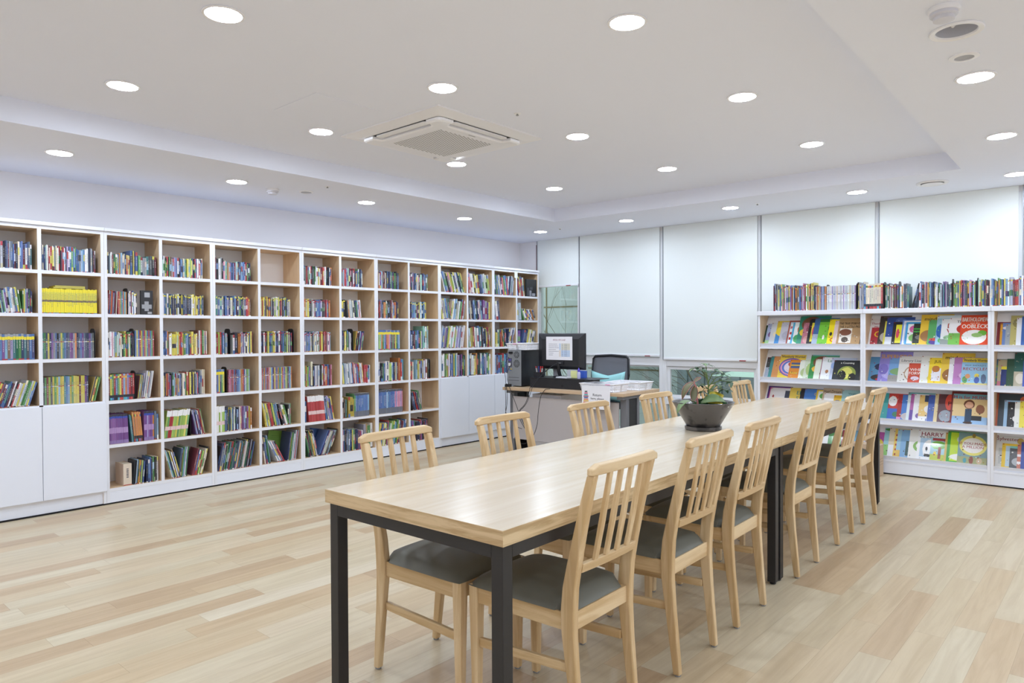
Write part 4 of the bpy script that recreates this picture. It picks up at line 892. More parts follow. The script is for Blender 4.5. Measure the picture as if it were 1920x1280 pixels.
# ---------------------------------------------------------------- reading tables
TT = math.radians(1.5006); TP = Vector((1.3868, 1.2643, 0)); TWD = 0.8056; ZT = 0.739
TM = Matrix.Translation(TP) @ Matrix.Rotation(TT, 4, 'Z')
def table(a0, a1, lab):
    L_ = a1 - a0; r = thing('reading_table', lab, 'table', TM @ Vector(((a0 + a1) / 2, TWD / 2, 0)), TT, 'ash tables joined end to end')
    h = L_ / 2; w = TWD / 2
    MB().box(-h, h, -w, w, ZT - .0455, ZT, mats={'top': 0, 'front': 1, 'back': 1, 'left': 2, 'right': 2}, mat=1).build('tabletop', [M_TOP, M_EDGE, M_EDGEY], r, bevel=.0012)
    i = .012; lw = .042
    fr = MB(); z0, z1 = ZT - .0865, ZT - .0458
    fr.box(-h + i + lw, h - i - lw, -w + i, -w + i + lw, z0, z1); fr.box(-h + i + lw, h - i - lw, w - i - lw, w - i, z0, z1)
    fr.box(-h + i, -h + i + lw, -w + i + lw, w - i - lw, z0, z1); fr.box(h - i - lw, h - i, -w + i + lw, w - i - lw, z0, z1)
    fr.build('under_frame', M_BLACK, r, bevel=.0015)
    for sx in (-1, 1):
        for sy in (-1, 1):
            cx, cy = sx * (h - i - lw / 2), sy * (w - i - lw / 2)
            lg = MB().box(cx - lw / 2, cx + lw / 2, cy - lw / 2, cy + lw / 2, .012, ZT - .0459).build('leg', M_BLACK, r, bevel=.002)
            MB().lathe([(.014, 0), (.016, .003), (.016, .007), (.007, .009), (.007, .012)], 14, (cx, cy, 0)).build('foot_glide', M_KPLAST, lg)
table(0.0, 2.1495, 'long ash-topped reading table with black steel legs, the near one')
table(2.1525, 4.264, 'long ash-topped reading table with black legs, the far one by the rack')

# ---------------------------------------------------------------- chairs
def post(mb, x, prof, w, flare=0.0):
    """prof: list of (y centre, z, depth)"""
    rings = []
    for (y, z, d) in prof:
        xx = x + flare * z
        rings.append([(xx - w / 2, y - d / 2, z), (xx + w / 2, y - d / 2, z), (xx + w / 2, y + d / 2, z), (xx - w / 2, y + d / 2, z)])
    mb.loft(rings)
def smoothstep_profile():
    pts = [(-.036, 0.006, .026), (-.024, .12, .032), (-.010, .25, .038), (0.0, .36, .045), (0.0, .43, .048), (-.006, .50, .045), (-.022, .58, .040), (-.045, .68, .034), (-.070, .78, .029), (-.090, .853, .025)]
    return pts
def make_chair():
    r = thing('dining_chair', '', 'chair', (0, 0, 0), 0, 'slat-back wooden chairs around the joined tables')
    P = smoothstep_profile()
    for s in (-1, 1):
        lg = MB(); rings = []
        for (y, z, d) in P:
            t = z / .85; xc = s * (.158 + .012 * t); w = .026 if z < .3 else .029
            rings.append([(xc - w / 2, y - d / 2, z), (xc + w / 2, y - d / 2, z), (xc + w / 2, y + d / 2, z), (xc - w / 2, y + d / 2, z)])
        lg.loft(rings); o = lg.build('leg', M_CHAIR, r, bevel=.004, smooth=False)
        MB().lathe([(.010, 0), (.012, .002), (.012, .006)], 12, (s * .158, -.036, 0)).build('glide', M_GPLAST, o)
        lg = MB(); rings = []
        for (z, w) in ((.006, .026), (.2, .032), (.372, .038), (.425, .038)):
            xc = s * .162; yc = .385 - (.425 - z) * .0 ; rings.append([(xc - w / 2 , yc - w / 2, z), (xc + w / 2, yc - w / 2, z), (xc + w / 2, yc + w / 2, z), (xc - w / 2, yc + w / 2, z)])
        lg.loft(rings); o = lg.build('leg', M_CHAIR, r, bevel=.004)
        MB().lathe([(.010, 0), (.012, .002), (.012, .006)], 12, (s * .162, .385, 0)).build('glide', M_GPLAST, o)
        st = MB(); st.loft([[(s * .153 - .008, .010, .235), (s * .153 + .008, .010, .235), (s * .153 + .008, .010, .265), (s * .153 - .008, .010, .265)], [(s * .160 - .008, .371, .215), (s * .160 + .008, .371, .215), (s * .160 + .008, .371, .245), (s * .160 - .008, .371, .245)]])
        st.build('stretcher', M_CHAIRY, r, bevel=.003)
    fr = MB(); z0, z1 = .366, .422
    for s in (-1, 1):
        fr.loft([[(s * .160 - .010, .024, z0), (s * .160 + .010, .024, z0), (s * .160 + .010, .024, z1), (s * .160 - .010, .024, z1)], [(s * .166 - .010, .367, z0), (s * .166 + .010, .367, z0), (s * .166 + .010, .367, z1), (s * .166 - .010, .367, z1)]], mat=1)
    fr.box(-.143, .143, .376, .396, z0, z1, mat=0); fr.box(-.149, .149, -.012, .008, z0, z1, mat=0)
    fr.build('seat_frame', [M_CHAIRX, M_CHAIRY], r, bevel=.002)
    # cushion: domed rounded pad
    cu = MB(); N = 16; G = []
    for j in range(N + 1):
        row = []
        v = j / N * 2 - 1
        for i in range(N + 1):
            q = i / N * 2 - 1
            half = .177 + .014 * (v + 1) / 2 - (.008 if v < -.8 else 0)
            x = q * half; y = .200 + v * .208
            if v < -.84 and abs(q) > .8: y += .022
            e = (1 - abs(q) ** 6) * (1 - abs(v) ** 6); dome = (1 - q * q) * (1 - v * v)
            row.append(cu.pt((x * (1 - .03 * abs(v) ** 8), y - .004 * q ** 8 * v, .4235 + .034 * max(e, 0) ** .42 + .020 * dome)))
        G.append(row)
    for j in range(N):
        for i in range(N): cu.idx((G[j][i], G[j][i + 1], G[j + 1][i + 1], G[j + 1][i]))
    per = [G[0][i] for i in range(N + 1)] + [G[j][N] for j in range(1, N + 1)] + [G[N][i] for i in range(N - 1, -1, -1)] + [G[j][0] for j in range(N - 1, 0, -1)]
    low = [cu.pt((cu.v[k][0] * .97, .2 + (cu.v[k][1] - .2) * .97, .4225)) for k in per]
    for k in range(len(per)): cu.idx((per[(k + 1) % len(per)], per[k], low[k], low[(k + 1) % len(per)]))
    cu.idx(low[::-1]); cu.build('seat', M_SEAT, r, smooth=True, ang=60)
    # top rail, lightly bowed, rounded ends
    tr = MB(); rings = []
    n = 12
    for k in range(n + 1):
        q = k / n * 2 - 1; x = q * .192; bow = -.008 * (1 - q * q); z1 = .886 - (.012 * max(0, abs(q) - .9) / .1 if abs(q) > .9 else 0); y = -.094 + bow
        rings.append([(x, y - .013, .8532), (x, y + .013, .8532), (x, y + .011, z1), (x, y - .013, z1)])
    tr.loft(rings); tr.build('top_rail', M_CHAIRX, r, bevel=.005, seg=3)
    lr = MB(); lr.loft([[(x, -.030 - .006 * (1 - (x / .16) ** 2) - .009, .549), (x, -.030 - .006 * (1 - (x / .16) ** 2) + .009, .549), (x, -.036 - .006 * (1 - (x / .16) ** 2) + .009, .578), (x, -.036 - .006 * (1 - (x / .16) ** 2) - .009, .578)] for x in [-.154, -.10, -.05, 0, .05, .10, .154]])
    lr.build('lower_rail', M_CHAIRX, r, bevel=.002)
    for x in (-.093, -.031, .031, .093):
        sl = MB(); rg = []
        for (y, z, w) in ((-.042, .5785, .010), (-.066, .69, .012), (-.0975, .853, .010)):
            y -= .004; rg.append([(x - w, y - .006, z), (x + w, y - .006, z), (x + w, y + .006, z), (x - w, y + .006, z)])
        sl.loft(rg); sl.build('slat', M_CHAIR, r, bevel=.002)
    remember(r); return r
chair0 = make_chair()
CHS = [(.47, -.0, 0, 0, 'nearest on the right side, behind the front table leg'), (1.10, 0, 0, 0, 'second from the front on the right side'), (1.645, 0, 0, .5, 'third on the right side, just left of the joined table legs'),
       (2.435, 0, 0, -.5, 'fourth on the right side, just right of the joined table legs'), (3.15, 0, 0, 0, 'fifth on the right side, overlapped with the last one'), (3.74, 0, 0, 0, 'last on the right side, beside the cardboard box'),
       (.435, .838, 1, 2.5, 'nearest on the left side of the table'), (1.08, .832, 1, 1, 'second on the left side, before the white cabinet doors'), (1.80, .832, 1, 0, 'third on the left side, in front of the desk sign'),
       (2.56, .832, 1, -1, 'fourth on the left side, at the right end of the desk'), (3.27, .832, 1, 0, 'fifth on the left side, hidden behind the plant pot'), (3.91, .832, 1, 0, 'last on the left side, right of the plant pot')]
for k, (a, b, side, rot, lab) in enumerate(CHS):
    o = chair0 if k == 0 else copy_tree(chair0)
    o.location = TM @ Vector((a, b, 0)); o.rotation_euler = (0, 0, TT + math.pi * side + math.radians(rot)); o['label'] = 'wooden slat-back chair, ' + lab

# ---------------------------------------------------------------- potted plant
PP = Vector((3.536, 1.747, ZT))
pot = thing('potted_plant', 'dark grey bowl-shaped pot with mixed green plants standing on the table', 'plant', PP)
def pot_mat():
    m = mat('mottled_grey_glaze', (70, 68, 68), 0.28, coat=0.2); nt = m.node_tree
    nz = nt.nodes.new('ShaderNodeTexNoise'); nz.inputs['Scale'].default_value = 14; nz.inputs['Detail'].default_value = 2; tc = nt.nodes.new('ShaderNodeTexCoord'); cr = nt.nodes.new('ShaderNodeValToRGB')
    cr.color_ramp.elements[0].position = .40; cr.color_ramp.elements[0].color = lin((46, 44, 46)); cr.color_ramp.elements[1].position = .47; cr.color_ramp.elements[1].color = lin((84, 81, 80))
    nt.links.new(tc.outputs['Object'], nz.inputs['Vector']); nt.links.new(nz.outputs['Fac'], cr.inputs[0]); nt.links.new(cr.outputs[0], nt.nodes['Principled BSDF'].inputs['Base Color']); return m
M_POT = pot_mat()
MB().lathe([(0, .0), (.092, .0), (.098, .006), (.098, .022), (.090, .022), (.086, .012), (0, .012)], 48).build('saucer', M_POT, pot, smooth=True)
MB().lathe([(0, .0125), (.078, .0125), (.084, .016), (.163, .148), (.165, .152), (.161, .154), (.156, .151), (.152, .135), (0, .130)], 64).build('bowl', M_POT, pot, smooth=True, ang=50)
rr = random.Random(4)
peb = MB()
for k in range(150):
    a = rr.uniform(0, 6.28); q = .158 * math.sqrt(rr.uniform(.35, 1)); x, y = q * math.cos(a), q * math.sin(a); s_ = rr.uniform(.003, .006)
    peb.T = Matrix.Translation((x, y, .134 + rr.uniform(0, .006))) @ Matrix.Rotation(rr.uniform(0, 3), 4, Vector((rr.random(), rr.random(), rr.random() + .1)))
    peb.lathe([(0, -s_ * .8), (s_ * .8, -s_ * .4), (s_, 0), (s_ * .7, s_ * .5), (0, s_ * .7)], 6)
pe = peb.build('pebbles', mat('white_pebble', (236, 236, 234), 0.5), pot); pe['kind'] = 'stuff'
M_LEAF = mat('deep_leaf', (52, 88, 56), 0.4); M_LEAF2 = mat('pale_leaf', (116, 142, 96), 0.42); M_LEAFY = mat('yellow_leaf', (206, 186, 52), 0.45); M_LEAFP = mat('pink_rimmed_leaf', (112, 112, 84), 0.42); M_PINK = mat('pink_stem', (206, 130, 130), 0.45); M_STEM = mat('green_stem', (106, 128, 64), 0.5); M_MOSS = mat('moss', (48, 92, 48), 0.9, bump=(90, .8))
mo = MB()
VR = Vector((Rv.x, Rv.y, 0)).normalized(); VF = Vector((Fv.x, Fv.y, 0)).normalized()   # right / away as seen in the room from the aisle
def L3(r_, f_, z_): return VR * r_ + VF * f_ + Vector((0, 0, z_))
for k in range(1500):
    a = rr.uniform(0, 6.28); q = math.sqrt(rr.random()); c = L3(.045 + .095 * q * math.cos(a), .01 + .10 * q * math.sin(a), 0); hh = .137 + .036 * (1 - q * q)
    d = Vector((rr.uniform(-1, 1), rr.uniform(-1, 1), rr.uniform(.1, 1))).normalized() * .009; s_ = d.cross(Vector((rr.uniform(-1, 1), rr.uniform(-1, 1), .3))).normalized() * .0028
    b0 = Vector((c.x, c.y, hh - .006)); mo.face([tuple(b0 - s_), tuple(b0 + s_), tuple(b0 + d)])
mo.loft([[tuple(L3(.045 + q * .098 * math.cos(6.283 * k / 20), .01 + q * .10 * math.sin(6.283 * k / 20), .132 + .034 * (1 - q * q))) for k in range(20)] for q in (1, .8, .6, .4, .2, .05)])
m2 = mo.build('moss', M_MOSS, pot); m2['kind'] = 'stuff'
def leaf(mb, base, tip, up, width, fold=.15, curl=0.25, n=9, mid=None):
    base, tip, up = Vector(base), Vector(tip), Vector(up).normalized(); d = tip - base; L_ = d.length; side = d.cross(up).normalized(); nrm = side.cross(d).normalized(); rows = []
    for k in range(n + 1):
        t = k / n; c = base + d * t + nrm * (curl * L_ * 4 * t * (1 - t)); w = width * math.sin(math.pi * min(1, t * .96 + .03)) ** .75
        rows.append([mb.pt(c - side * w + nrm * fold * w), mb.pt(c), mb.pt(c + side * w + nrm * fold * w)])
    for k in range(n):
        for j in (0, 1): mb.idx((rows[k][j], rows[k][j + 1], rows[k + 1][j + 1], rows[k + 1][j]))
def leaf_part(name, m, *a, **k):
    mb = MB(); leaf(mb, *a, **k); o = mb.build(name, m, pot, smooth=True, ang=180); md = o.modifiers.new('t', 'SOLIDIFY'); md.thickness = .0012; return o
Z = Vector((0, 0, 1))
leaf_part('leaf', M_LEAF2, L3(-.05, -.06, .15), L3(-.165, -.10, .100), Z, .030, curl=.28)
leaf_part('leaf', M_LEAF2, L3(-.025, -.05, .150), L3(.105, -.06, .155), Z - VF * .8, .030, curl=.24)
leaf_part('leaf', M_LEAFY, L3(0.0, .0, .150), L3(.115, .01, .185), Z - VF * 1.2, .034, curl=.12)
leaf_part('leaf', M_LEAFY, L3(.0, -.03, .150), L3(.085, -.075, .148), Z - VF * .8, .018, curl=.12)
st = MB(); st.tube([L3(-.035, -.03, .13), L3(-.042, -.032, .18), L3(-.05, -.034, .235), L3(-.058, -.036, .262)], [.005, .0045, .0035, .0025], 8); st.build('pink_stem', M_PINK, pot, smooth=True)
for (a, b, w_, cu_) in ((L3(-.058, -.036, .262), L3(-.125, -.05, .17), .017, .3), (L3(-.052, -.034, .245), L3(-.07, -.06, .155), .020, -.05), (L3(-.058, -.036, .262), L3(-.02, -.03, .285), .010, .1)):
    q = leaf_part('leaf', M_LEAFP, a, b, Z - VF * .6, w_, curl=cu_)
    ed = MB(); n = 9
    vs = q.data.vertices
    for sd in (0, 2): ed.tube([tuple(vs[3 * k + sd].co) for k in range(n + 1)], .0011, 4)
    ed.build('leaf_rim', M_PINK, q)
sc_ = MB(); LV = MB(); LVL = MB()
sc_.tube([L3(.028, .0, .13), L3(.03, .0, .20), L3(.028, .0, .26), L3(.02, .0, .30)], [.005, .004, .003, .002], 8)
TW = [(.03, .20, .10, .235), (.03, .21, .115, .27), (.028, .23, .09, .30), (.026, .25, .055, .32), (.022, .28, -.005, .325), (.02, .30, .022, .345), (.025, .27, -.03, .33), (.028, .24, .14, .26), (.028, .22, -.03, .24), (.03, .2, .12, .215), (.03, .22, -.015, .2)]
for (r0, z0, r1, z1) in TW:
    f1 = rr.uniform(-.07, .07); tip = L3(r1, f1, z1); b0 = L3(r0, 0, z0); mid = (b0 + tip) / 2 + Vector((0, 0, .018)); sc_.tube([b0, mid, tip], [.0026, .002, .0016], 6)
    nl = 7
    for k in range(nl):
        a = 2 * math.pi * k / nl + rr.uniform(-.2, .2); d = (VR * math.cos(a) + VF * math.sin(a)) * rr.uniform(.04, .058) + Vector((0, 0, rr.uniform(-.028, .008)))
        leaf(LVL if rr.random() < .2 else LV, tip, tip + d, Z, .0105, curl=.14, n=5)
sc_.build('twigs', M_STEM, pot, smooth=True); a_ = LV.build('leaflets', M_LEAF, pot, smooth=True, ang=180); b_ = LVL.build('leaflets', M_LEAF2, pot, smooth=True, ang=180); a_['kind'] = 'stuff'; b_['kind'] = 'stuff'

# ---------------------------------------------------------------- librarian's desk
DA = math.radians(-86.8); DT = Matrix.Translation((5.243, 4.776, 0)) @ Matrix.Rotation(DA, 4, 'Z')   # local x along the front edge, y towards the window
DL, DD = 1.385, 0.71
def dloc(u, v, z): return DT @ Vector((u, v, z))
dk = thing('desk', 'office desk with beech top, grey legs and pale grey front panel', 'desk', dloc(0, 0, 0), DA)
M_DTOP = wood('beech_top', (206, 180, 150), (190, 162, 130), 'x', 0.4, .6); M_DGREY = mat('desk_grey', (118, 120, 126), 0.45, metal=.2); M_DPAN = mat('desk_panel', (182, 176, 176), 0.6)
MB().box(0, DL, 0, DD, .690, .720).build('desktop', M_DTOP, dk, bevel=.002)
MB().box(.085, DL - .085, .06, .078, .20, .628).build('front_panel', M_DPAN, dk, bevel=.001)
for (u0, u1) in ((.025, .080), (DL - .083, DL - .02)):
    lg = MB(); lg.box(u0, u1, .09, .145, .02, .66); lg.box(u0, u1, .30, .34, .02, .66); lg.box(u0, u1, .03, DD - .03, .66, .6898); lg.box(u0 - .004, u1 + .004, .02, DD - .02, 0, .03)
    lg_o = lg.build('leg', M_DGREY, dk, bevel=.003)
    c_ = MB(); c_.box(u0 + .008, u1 - .008, .146, .299, .05, .655); c_.build('cable_cover', M_KPLAST, lg_o)
pd = thing('drawer_pedestal', 'white drawer unit under the desk seen through the gap below the top', 'drawer unit', dloc(.45, .33, 0), DA)
MB().box(-.17, .17, -.2, .2, .03, .655).build('body', M_LAM, pd, bevel=.002)
for k in range(3): MB().box(-.16, .16, .2005, .215, .05 + k * .2, .235 + k * .2).build('drawer', M_LAMD, pd, bevel=.002)
for (x, y) in ((-.13, -.15), (.13, -.15), (-.13, .15), (.13, .15)): MB().lathe([(0, 0), (.015, 0), (.015, .03), (0, .03)], 12, (x, y, 0)).build('caster', M_KPLAST, pd)
tb = thing('waste_bin', 'black waste bin under the left end of the desk', 'bin', dloc(.17, .30, 0), DA)
MB().lathe([(.07, 0), (.085, .20), (.089, .20), (.089, .21), (.08, .21), (.066, .01), (0, .01)], 28).build('bin_body', M_KPLAST, tb, smooth=True)
fb = thing('floor_tray', 'white tray with black bars lying on the floor under the desk', 'tray', dloc(.42, -.04, 0), DA)
MB().loft([[(-.14, -.07, 0), (.2, -.07, 0), (.2, .08, 0), (-.14, .08, 0)], [(-.13, -.06, .03), (.19, -.06, .03), (.19, .07, .075), (-.13, .07, .075)]]).build('tray_body', M_LAM, fb, bevel=.003)
q = MB(); q.loft([[(-.06, -.062, .033), (-.052, -.062, .033), (-.012, .07, .078), (-.02, .07, .078)], [(-.06, -.062, .036), (-.052, -.062, .036), (-.012, .07, .081), (-.02, .07, .081)]]); q.loft([[(.06, -.062, .033), (.067, -.062, .033), (.107, .07, .078), (.10, .07, .078)], [(.06, -.062, .036), (.067, -.062, .036), (.107, .07, .081), (.10, .07, .081)]]); q.build('bar', M_KPLAST, fb)
# computer tower, its back to the aisle
pc = thing('computer_tower', 'black computer tower standing on the desk with its grey back panel towards the aisle', 'computer', dloc(.075, .10, .7201), DA)
MB().box(-.088, .088, .004, .42, .008, .372).build('case', M_KPLAST, pc, bevel=.003)
bp_ = MB().box(-.086, .086, 0, .0035, .010, .370).build('back_panel', M_ZINC, pc)
def fan(cx, cz, R_, name):
    f = MB(); f.T = Matrix.Translation((cx, -.0012, cz)) @ Matrix.Rotation(math.pi / 2, 4, 'X')
    f.lathe([(0, 0), (R_, 0), (R_, .0012), (0, .0012)], 28, mat=0)
    for rr_ in (.3, .55, .8): f.lathe([(R_ * rr_ - .0016, .0013), (R_ * rr_ + .0016, .0013), (R_ * rr_ + .0016, .0024), (R_ * rr_ - .0016, .0024)], 28, cap=False, mat=1)
    for k in range(8):
        a = math.pi / 4 * k; c, s = math.cos(a), math.sin(a); w = .0014
        f.loft([[(-s * w, c * w, z), (s * w, -c * w, z), (s * w + c * R_, -c * w + s * R_, z), (-s * w + c * R_, c * w + s * R_, z)] for z in (.0013, .0025)], mat=1)
    f.build(name, [M_KMATTE, M_ZINC], bp_)
fan(.03, .325, .034, 'fan_grille'); fan(.03, .235, .038, 'fan_grille')
pt = MB(); pt.box(-.078, -.03, -.003, 0, .20, .29, col=lin((90, 92, 110))); pt.box(-.07, -.045, -.007, -.003, .262, .28, col=lin((90, 80, 170))); pt.box(-.07, -.045, -.01, -.003, .21, .24, col=lin((226, 226, 230))); pt.box(-.06, -.04, -.008, -.0001, .165, .18, col=lin((70, 110, 190))); pt.box(-.045, -.035, -.012, -.0001, .172, .182, col=lin((220, 190, 50)))
pt.box(-.075, .06, -.0015, 0, .06, .068, col=lin((110, 112, 118))); pt.box(-.075, .06, -.0015, 0, .09, .098, col=lin((110, 112, 118))); pt.box(-.06, -.02, -.02, -.0001, .335, .355, col=lin((26, 26, 30)))
pt.build('ports', M_BOOK, bp_)
# baskets
def basket(lab, u, v, z, w, d, h, pink=None, rz=0.0):
    r = thing('basket', lab, 'basket', dloc(u, v, z), DA + rz, 'white plastic mesh baskets')
    mb = MB(); t = .002; sl = .014
    nx, ny = int(w / .017), int(d / .017)
    def wall(p0, p1, q0, q1, n):  # p: bottom edge, q: top edge
        p0, p1, q0, q1 = map(Vector, (p0, p1, q0, q1)); out = (p1 - p0).cross(q0 - p0).normalized() * t
        def quad(a0, a1, b0, b1):
            A, B, C_, D = (p0.lerp(p1, a0).lerp(q0.lerp(q1, a0), b0), p0.lerp(p1, a1).lerp(q0.lerp(q1, a1), b0), p0.lerp(p1, a1).lerp(q0.lerp(q1, a1), b1), p0.lerp(p1, a0).lerp(q0.lerp(q1, a0), b1))
            mb.loft([[A, B, C_, D], [A + out, B + out, C_ + out, D + out]])
        for b0, b1 in ((0, .10), (.27, .33), (.46, .52), (.65, .71), (.84, 1)): quad(0, 1, b0, b1)
        for k in range(n + 1):
            a = k / n; quad(max(0, a - .12 / n), min(1, a + .12 / n), 0, 1)
        quad(.44, .56, 0, 1)
    b = [(-w / 2 + sl, -d / 2 + sl, 0), (w / 2 - sl, -d / 2 + sl, 0), (w / 2 - sl, d / 2 - sl, 0), (-w / 2 + sl, d / 2 - sl, 0)]; q = [(-w / 2, -d / 2, h), (w / 2, -d / 2, h), (w / 2, d / 2, h), (-w / 2, d / 2, h)]
    for k in range(4): wall(b[k], b[(k + 1) % 4], q[k], q[(k + 1) % 4], nx if k % 2 == 0 else ny)
    mb.box(-w / 2 + sl, w / 2 - sl, -d / 2 + sl, d / 2 - sl, 0, .002); mb.build('mesh_body', M_PLAST, r)
    rm = MB(); e = .008
    rm.box(-w / 2 - e, w / 2 + e, -d / 2 - e, -d / 2 + .003, h, h + .006); rm.box(-w / 2 - e, w / 2 + e, d / 2 - .003, d / 2 + e, h, h + .006); rm.box(-w / 2 - e, -w / 2 + .003, -d / 2 + .003, d / 2 - .003, h, h + .006); rm.box(w / 2 - .003, w / 2 + e, -d / 2 + .003, d / 2 - .003, h, h + .006)
    rm.build('rim', M_PLAST, r, bevel=.002)
    if pink is not None: MB().box(pink, pink + .05, -d / 2 - e - .0012, -d / 2 - e - .0002, h - .004, h + .005).build('name_tape', mat('pink_tape', (232, 160, 190), 0.6), r)
basket('white mesh basket resting on top of the computer tower', .085, .33, 1.0925, .27, .40, .062, -.05)
basket('white mesh basket at the front of the desk, behind the return sign', 1.10, .150, .7202, .37, .255, .072, .09)
basket('white mesh basket at the back right corner of the desk', 1.195, .47, .7202, .35, .255, .072)
# black desk organiser
og = thing('desk_organiser', 'long low black organiser on the desk under the monitor', 'organiser', dloc(.63, .26, .7202), DA)
MB().box(-.37, .272, -.14, .14, 0, .098).build('organiser_box', M_KPLAST, og, bevel=.002)
MB().box(-.375, .375, -.145, .145, .0982, .103).build('organiser_lid', M_KPLAST, og, bevel=.001)
f = MB(); f.T = Matrix.Translation((.02, -.1402, .03)) @ Matrix.Rotation(math.pi / 2, 4, 'X'); f.lathe([(0, 0), (.013, 0), (.013, .002), (0, .002)], 20); f.build('hole_shade_disc', M_KMATTE, og)  # dark disc standing in for the shade inside a round hole
# monitor seen from behind, sheet taped on it
mo_ = thing('monitor', 'black computer monitor seen from behind with a printed sheet taped on it', 'monitor', dloc(.52, .30, .8236), DA)
MB().loft([[(-.28, 0, .08), (.28, 0, .08), (.28, 0, .435), (-.28, 0, .435)], [(-.275, -.012, .085), (.275, -.012, .085), (.275, -.012, .43), (-.275, -.012, .43)], [(-.22, -.03, .11), (.22, -.03, .11), (.22, -.03, .38), (-.22, -.03, .38)]]).build('back_shell', M_KPLAST, mo_, bevel=.004)
MB().box(-.282, .282, .0002, .012, .078, .437).build('bezel', M_KPLAST, mo_, bevel=.002)
MB().box(-.27, .27, .0122, .013, .095, .425).build('screen', mat('screen_glass', (18, 19, 22), 0.1), mo_)
s_ = MB(); s_.box(-.045, .045, -.040, -.031, .13, .155); s_.tube([(-.02, -.03, .13), (-.02, -.02, .06), (-.02, .0, .01)], .018, 12); s_.build('neck', M_KPLAST, mo_, smooth=True)
MB().lathe([(0, 0), (.075, 0), (.075, .006), (.06, .010), (0, .012)], 36, (-.02, 0, 0)).build('stand_base', M_KPLAST, mo_, smooth=True)
bd = MB(); bd.box(-.02, .02, -.0415, -.0402, .139, .144); bd.build('badge', M_GPLAST, mo_)
sh = thing('notice_sheet', 'white printed timetable sheet taped on the monitor back', 'sheet', dloc(.513, .2655, .995), DA)
M_PAPER = mat('white_paper', (238, 238, 244), 0.7)
pw, ph = .315, .232
MB().box(-pw / 2, pw / 2, -.0006, 0, 0, ph).build('paper', M_PAPER, sh)
pr = MB(); inkc = lin((96, 100, 120))
me_, w_, h_, _, _ = text_mesh('재미있는 영어 도서관')
put_text(pr, '재미있는 영어 도서관', 0.0, ph * .86, .017, pw * .5, -.0012, lin((140, 60, 90)), True)
rr = random.Random(8)
for k, L_ in enumerate((.9, .9, 1.0, .75, 1.0, .5, .42)):
    x = -pw * .40; z = ph * (.68 - k * .078); xe = x + pw * .37 * L_
    while x < xe:
        l = rr.uniform(.004, .009); pr.face([(x, -.0009, z - .002), (x + l, -.0009, z - .002), (x + l, -.0009, z + .002), (x, -.0009, z + .002)], col=inkc); x += l + .002
pr.face([(0, -.0007, ph * .43), (.022, -.0007, ph * .43), (.022, -.0007, ph * .71), (0, -.0007, ph * .71)], col=lin((196, 214, 236))); pr.face([(0, -.0007, ph * .14), (.022, -.0007, ph * .14), (.022, -.0007, ph * .42), (0, -.0007, ph * .42)], col=lin((226, 216, 208)))
pr.face([(.024, -.0007, ph * .43), (.13, -.0007, ph * .43), (.13, -.0007, ph * .71), (.024, -.0007, ph * .71)], col=lin((222, 220, 208))); pr.face([(.024, -.0007, ph * .14), (.13, -.0007, ph * .14), (.13, -.0007, ph * .42), (.024, -.0007, ph * .42)], col=lin((198, 216, 240)))
for k in range(10):
    z = ph * (.68 - k * .056)
    for (a, b) in ((.03, .05), (.06, .10), (.112, .12)): pr.face([(a, -.0009, z - .0018), (b, -.0009, z - .0018), (b, -.0009, z + .0018), (a, -.0009, z + .0018)], col=lin((110, 120, 150)))
pr.build('print', M_BOOK, sh)
# return sign
sg = thing('return_sign', 'white paper sign reading Return here, please, hung on the desk front', 'sign', dloc(1.108, -.0125, .567), DA)
sw, sh_h = .298, .213
MB().box(-sw / 2, sw / 2, -.0006, 0, 0, sh_h).build('paper', M_PAPER, sg)
pr = MB(); put_text(pr, 'Return', .014, .130, .034, .2, -.0010, lin((50, 50, 60)), True); put_text(pr, 'here, please.', .018, .094, .029, .16, -.0010, lin((50, 50, 60)), True)
st = [('c03038', .03), ('e0b030', .028), ('d87030', .024), ('3050a0', .022), ('802858', .026), ('38a0a8', .02), ('d04878', .018), ('303038', .014)]
z = .05
for k, (c, hw) in enumerate(st):
    pr.face([(-.105 - hw, -.0009, z), (-.105 + hw, -.0009, z + .002), (-.105 + hw, -.0009, z + .012), (-.105 - hw, -.0009, z + .010)], col=lin(c)); pr.face([(-.105 - hw * .9, -.0009, z + .0105), (-.105 + hw, -.0009, z + .0122), (-.105 + hw, -.0009, z + .0135), (-.105 - hw * .9, -.0009, z + .012)], col=lin((236, 236, 240))); z += .0145
pr.build('print', M_BOOK, sg)
# things on the organiser
ZO = .8235
pens = [('c83038', -.02, 0, -9), ('e0e0e4', -.012, .01, -4), ('3048b8', -.002, 0, 1), ('e4e4e8', .008, .008, 6), ('d83840', .016, 0, 3), ('e6e6ea', .024, .006, 10), ('3a3a44', .005, -.008, -6)]
cup = thing('pen_tray', 'low black pen pot at the left end of the organiser', 'pen pot', dloc(.325, .18, ZO), DA)
MB().loft([[(-.04, -.03, 0), (.04, -.03, 0), (.04, .03, 0), (-.04, .03, 0)], [(-.042, -.032, .05), (.042, -.032, .05), (.042, .032, .05), (-.042, .032, .05)]], cap=False).build('pot_wall', M_KPLAST, cup); MB().box(-.04, .04, -.03, .03, 0, .002).build('pot_floor', M_KPLAST, cup)
PN = ['red capped pen leaning left in the pen pot', 'white pen with red cap in the pen pot, second from left', 'blue pen in the pen pot', 'white pen in the pen pot, right of the blue one', 'red and white pen in the middle right of the pen pot', 'white pen leaning right at the end of the pen pot', 'dark thin pen at the back of the pen pot']
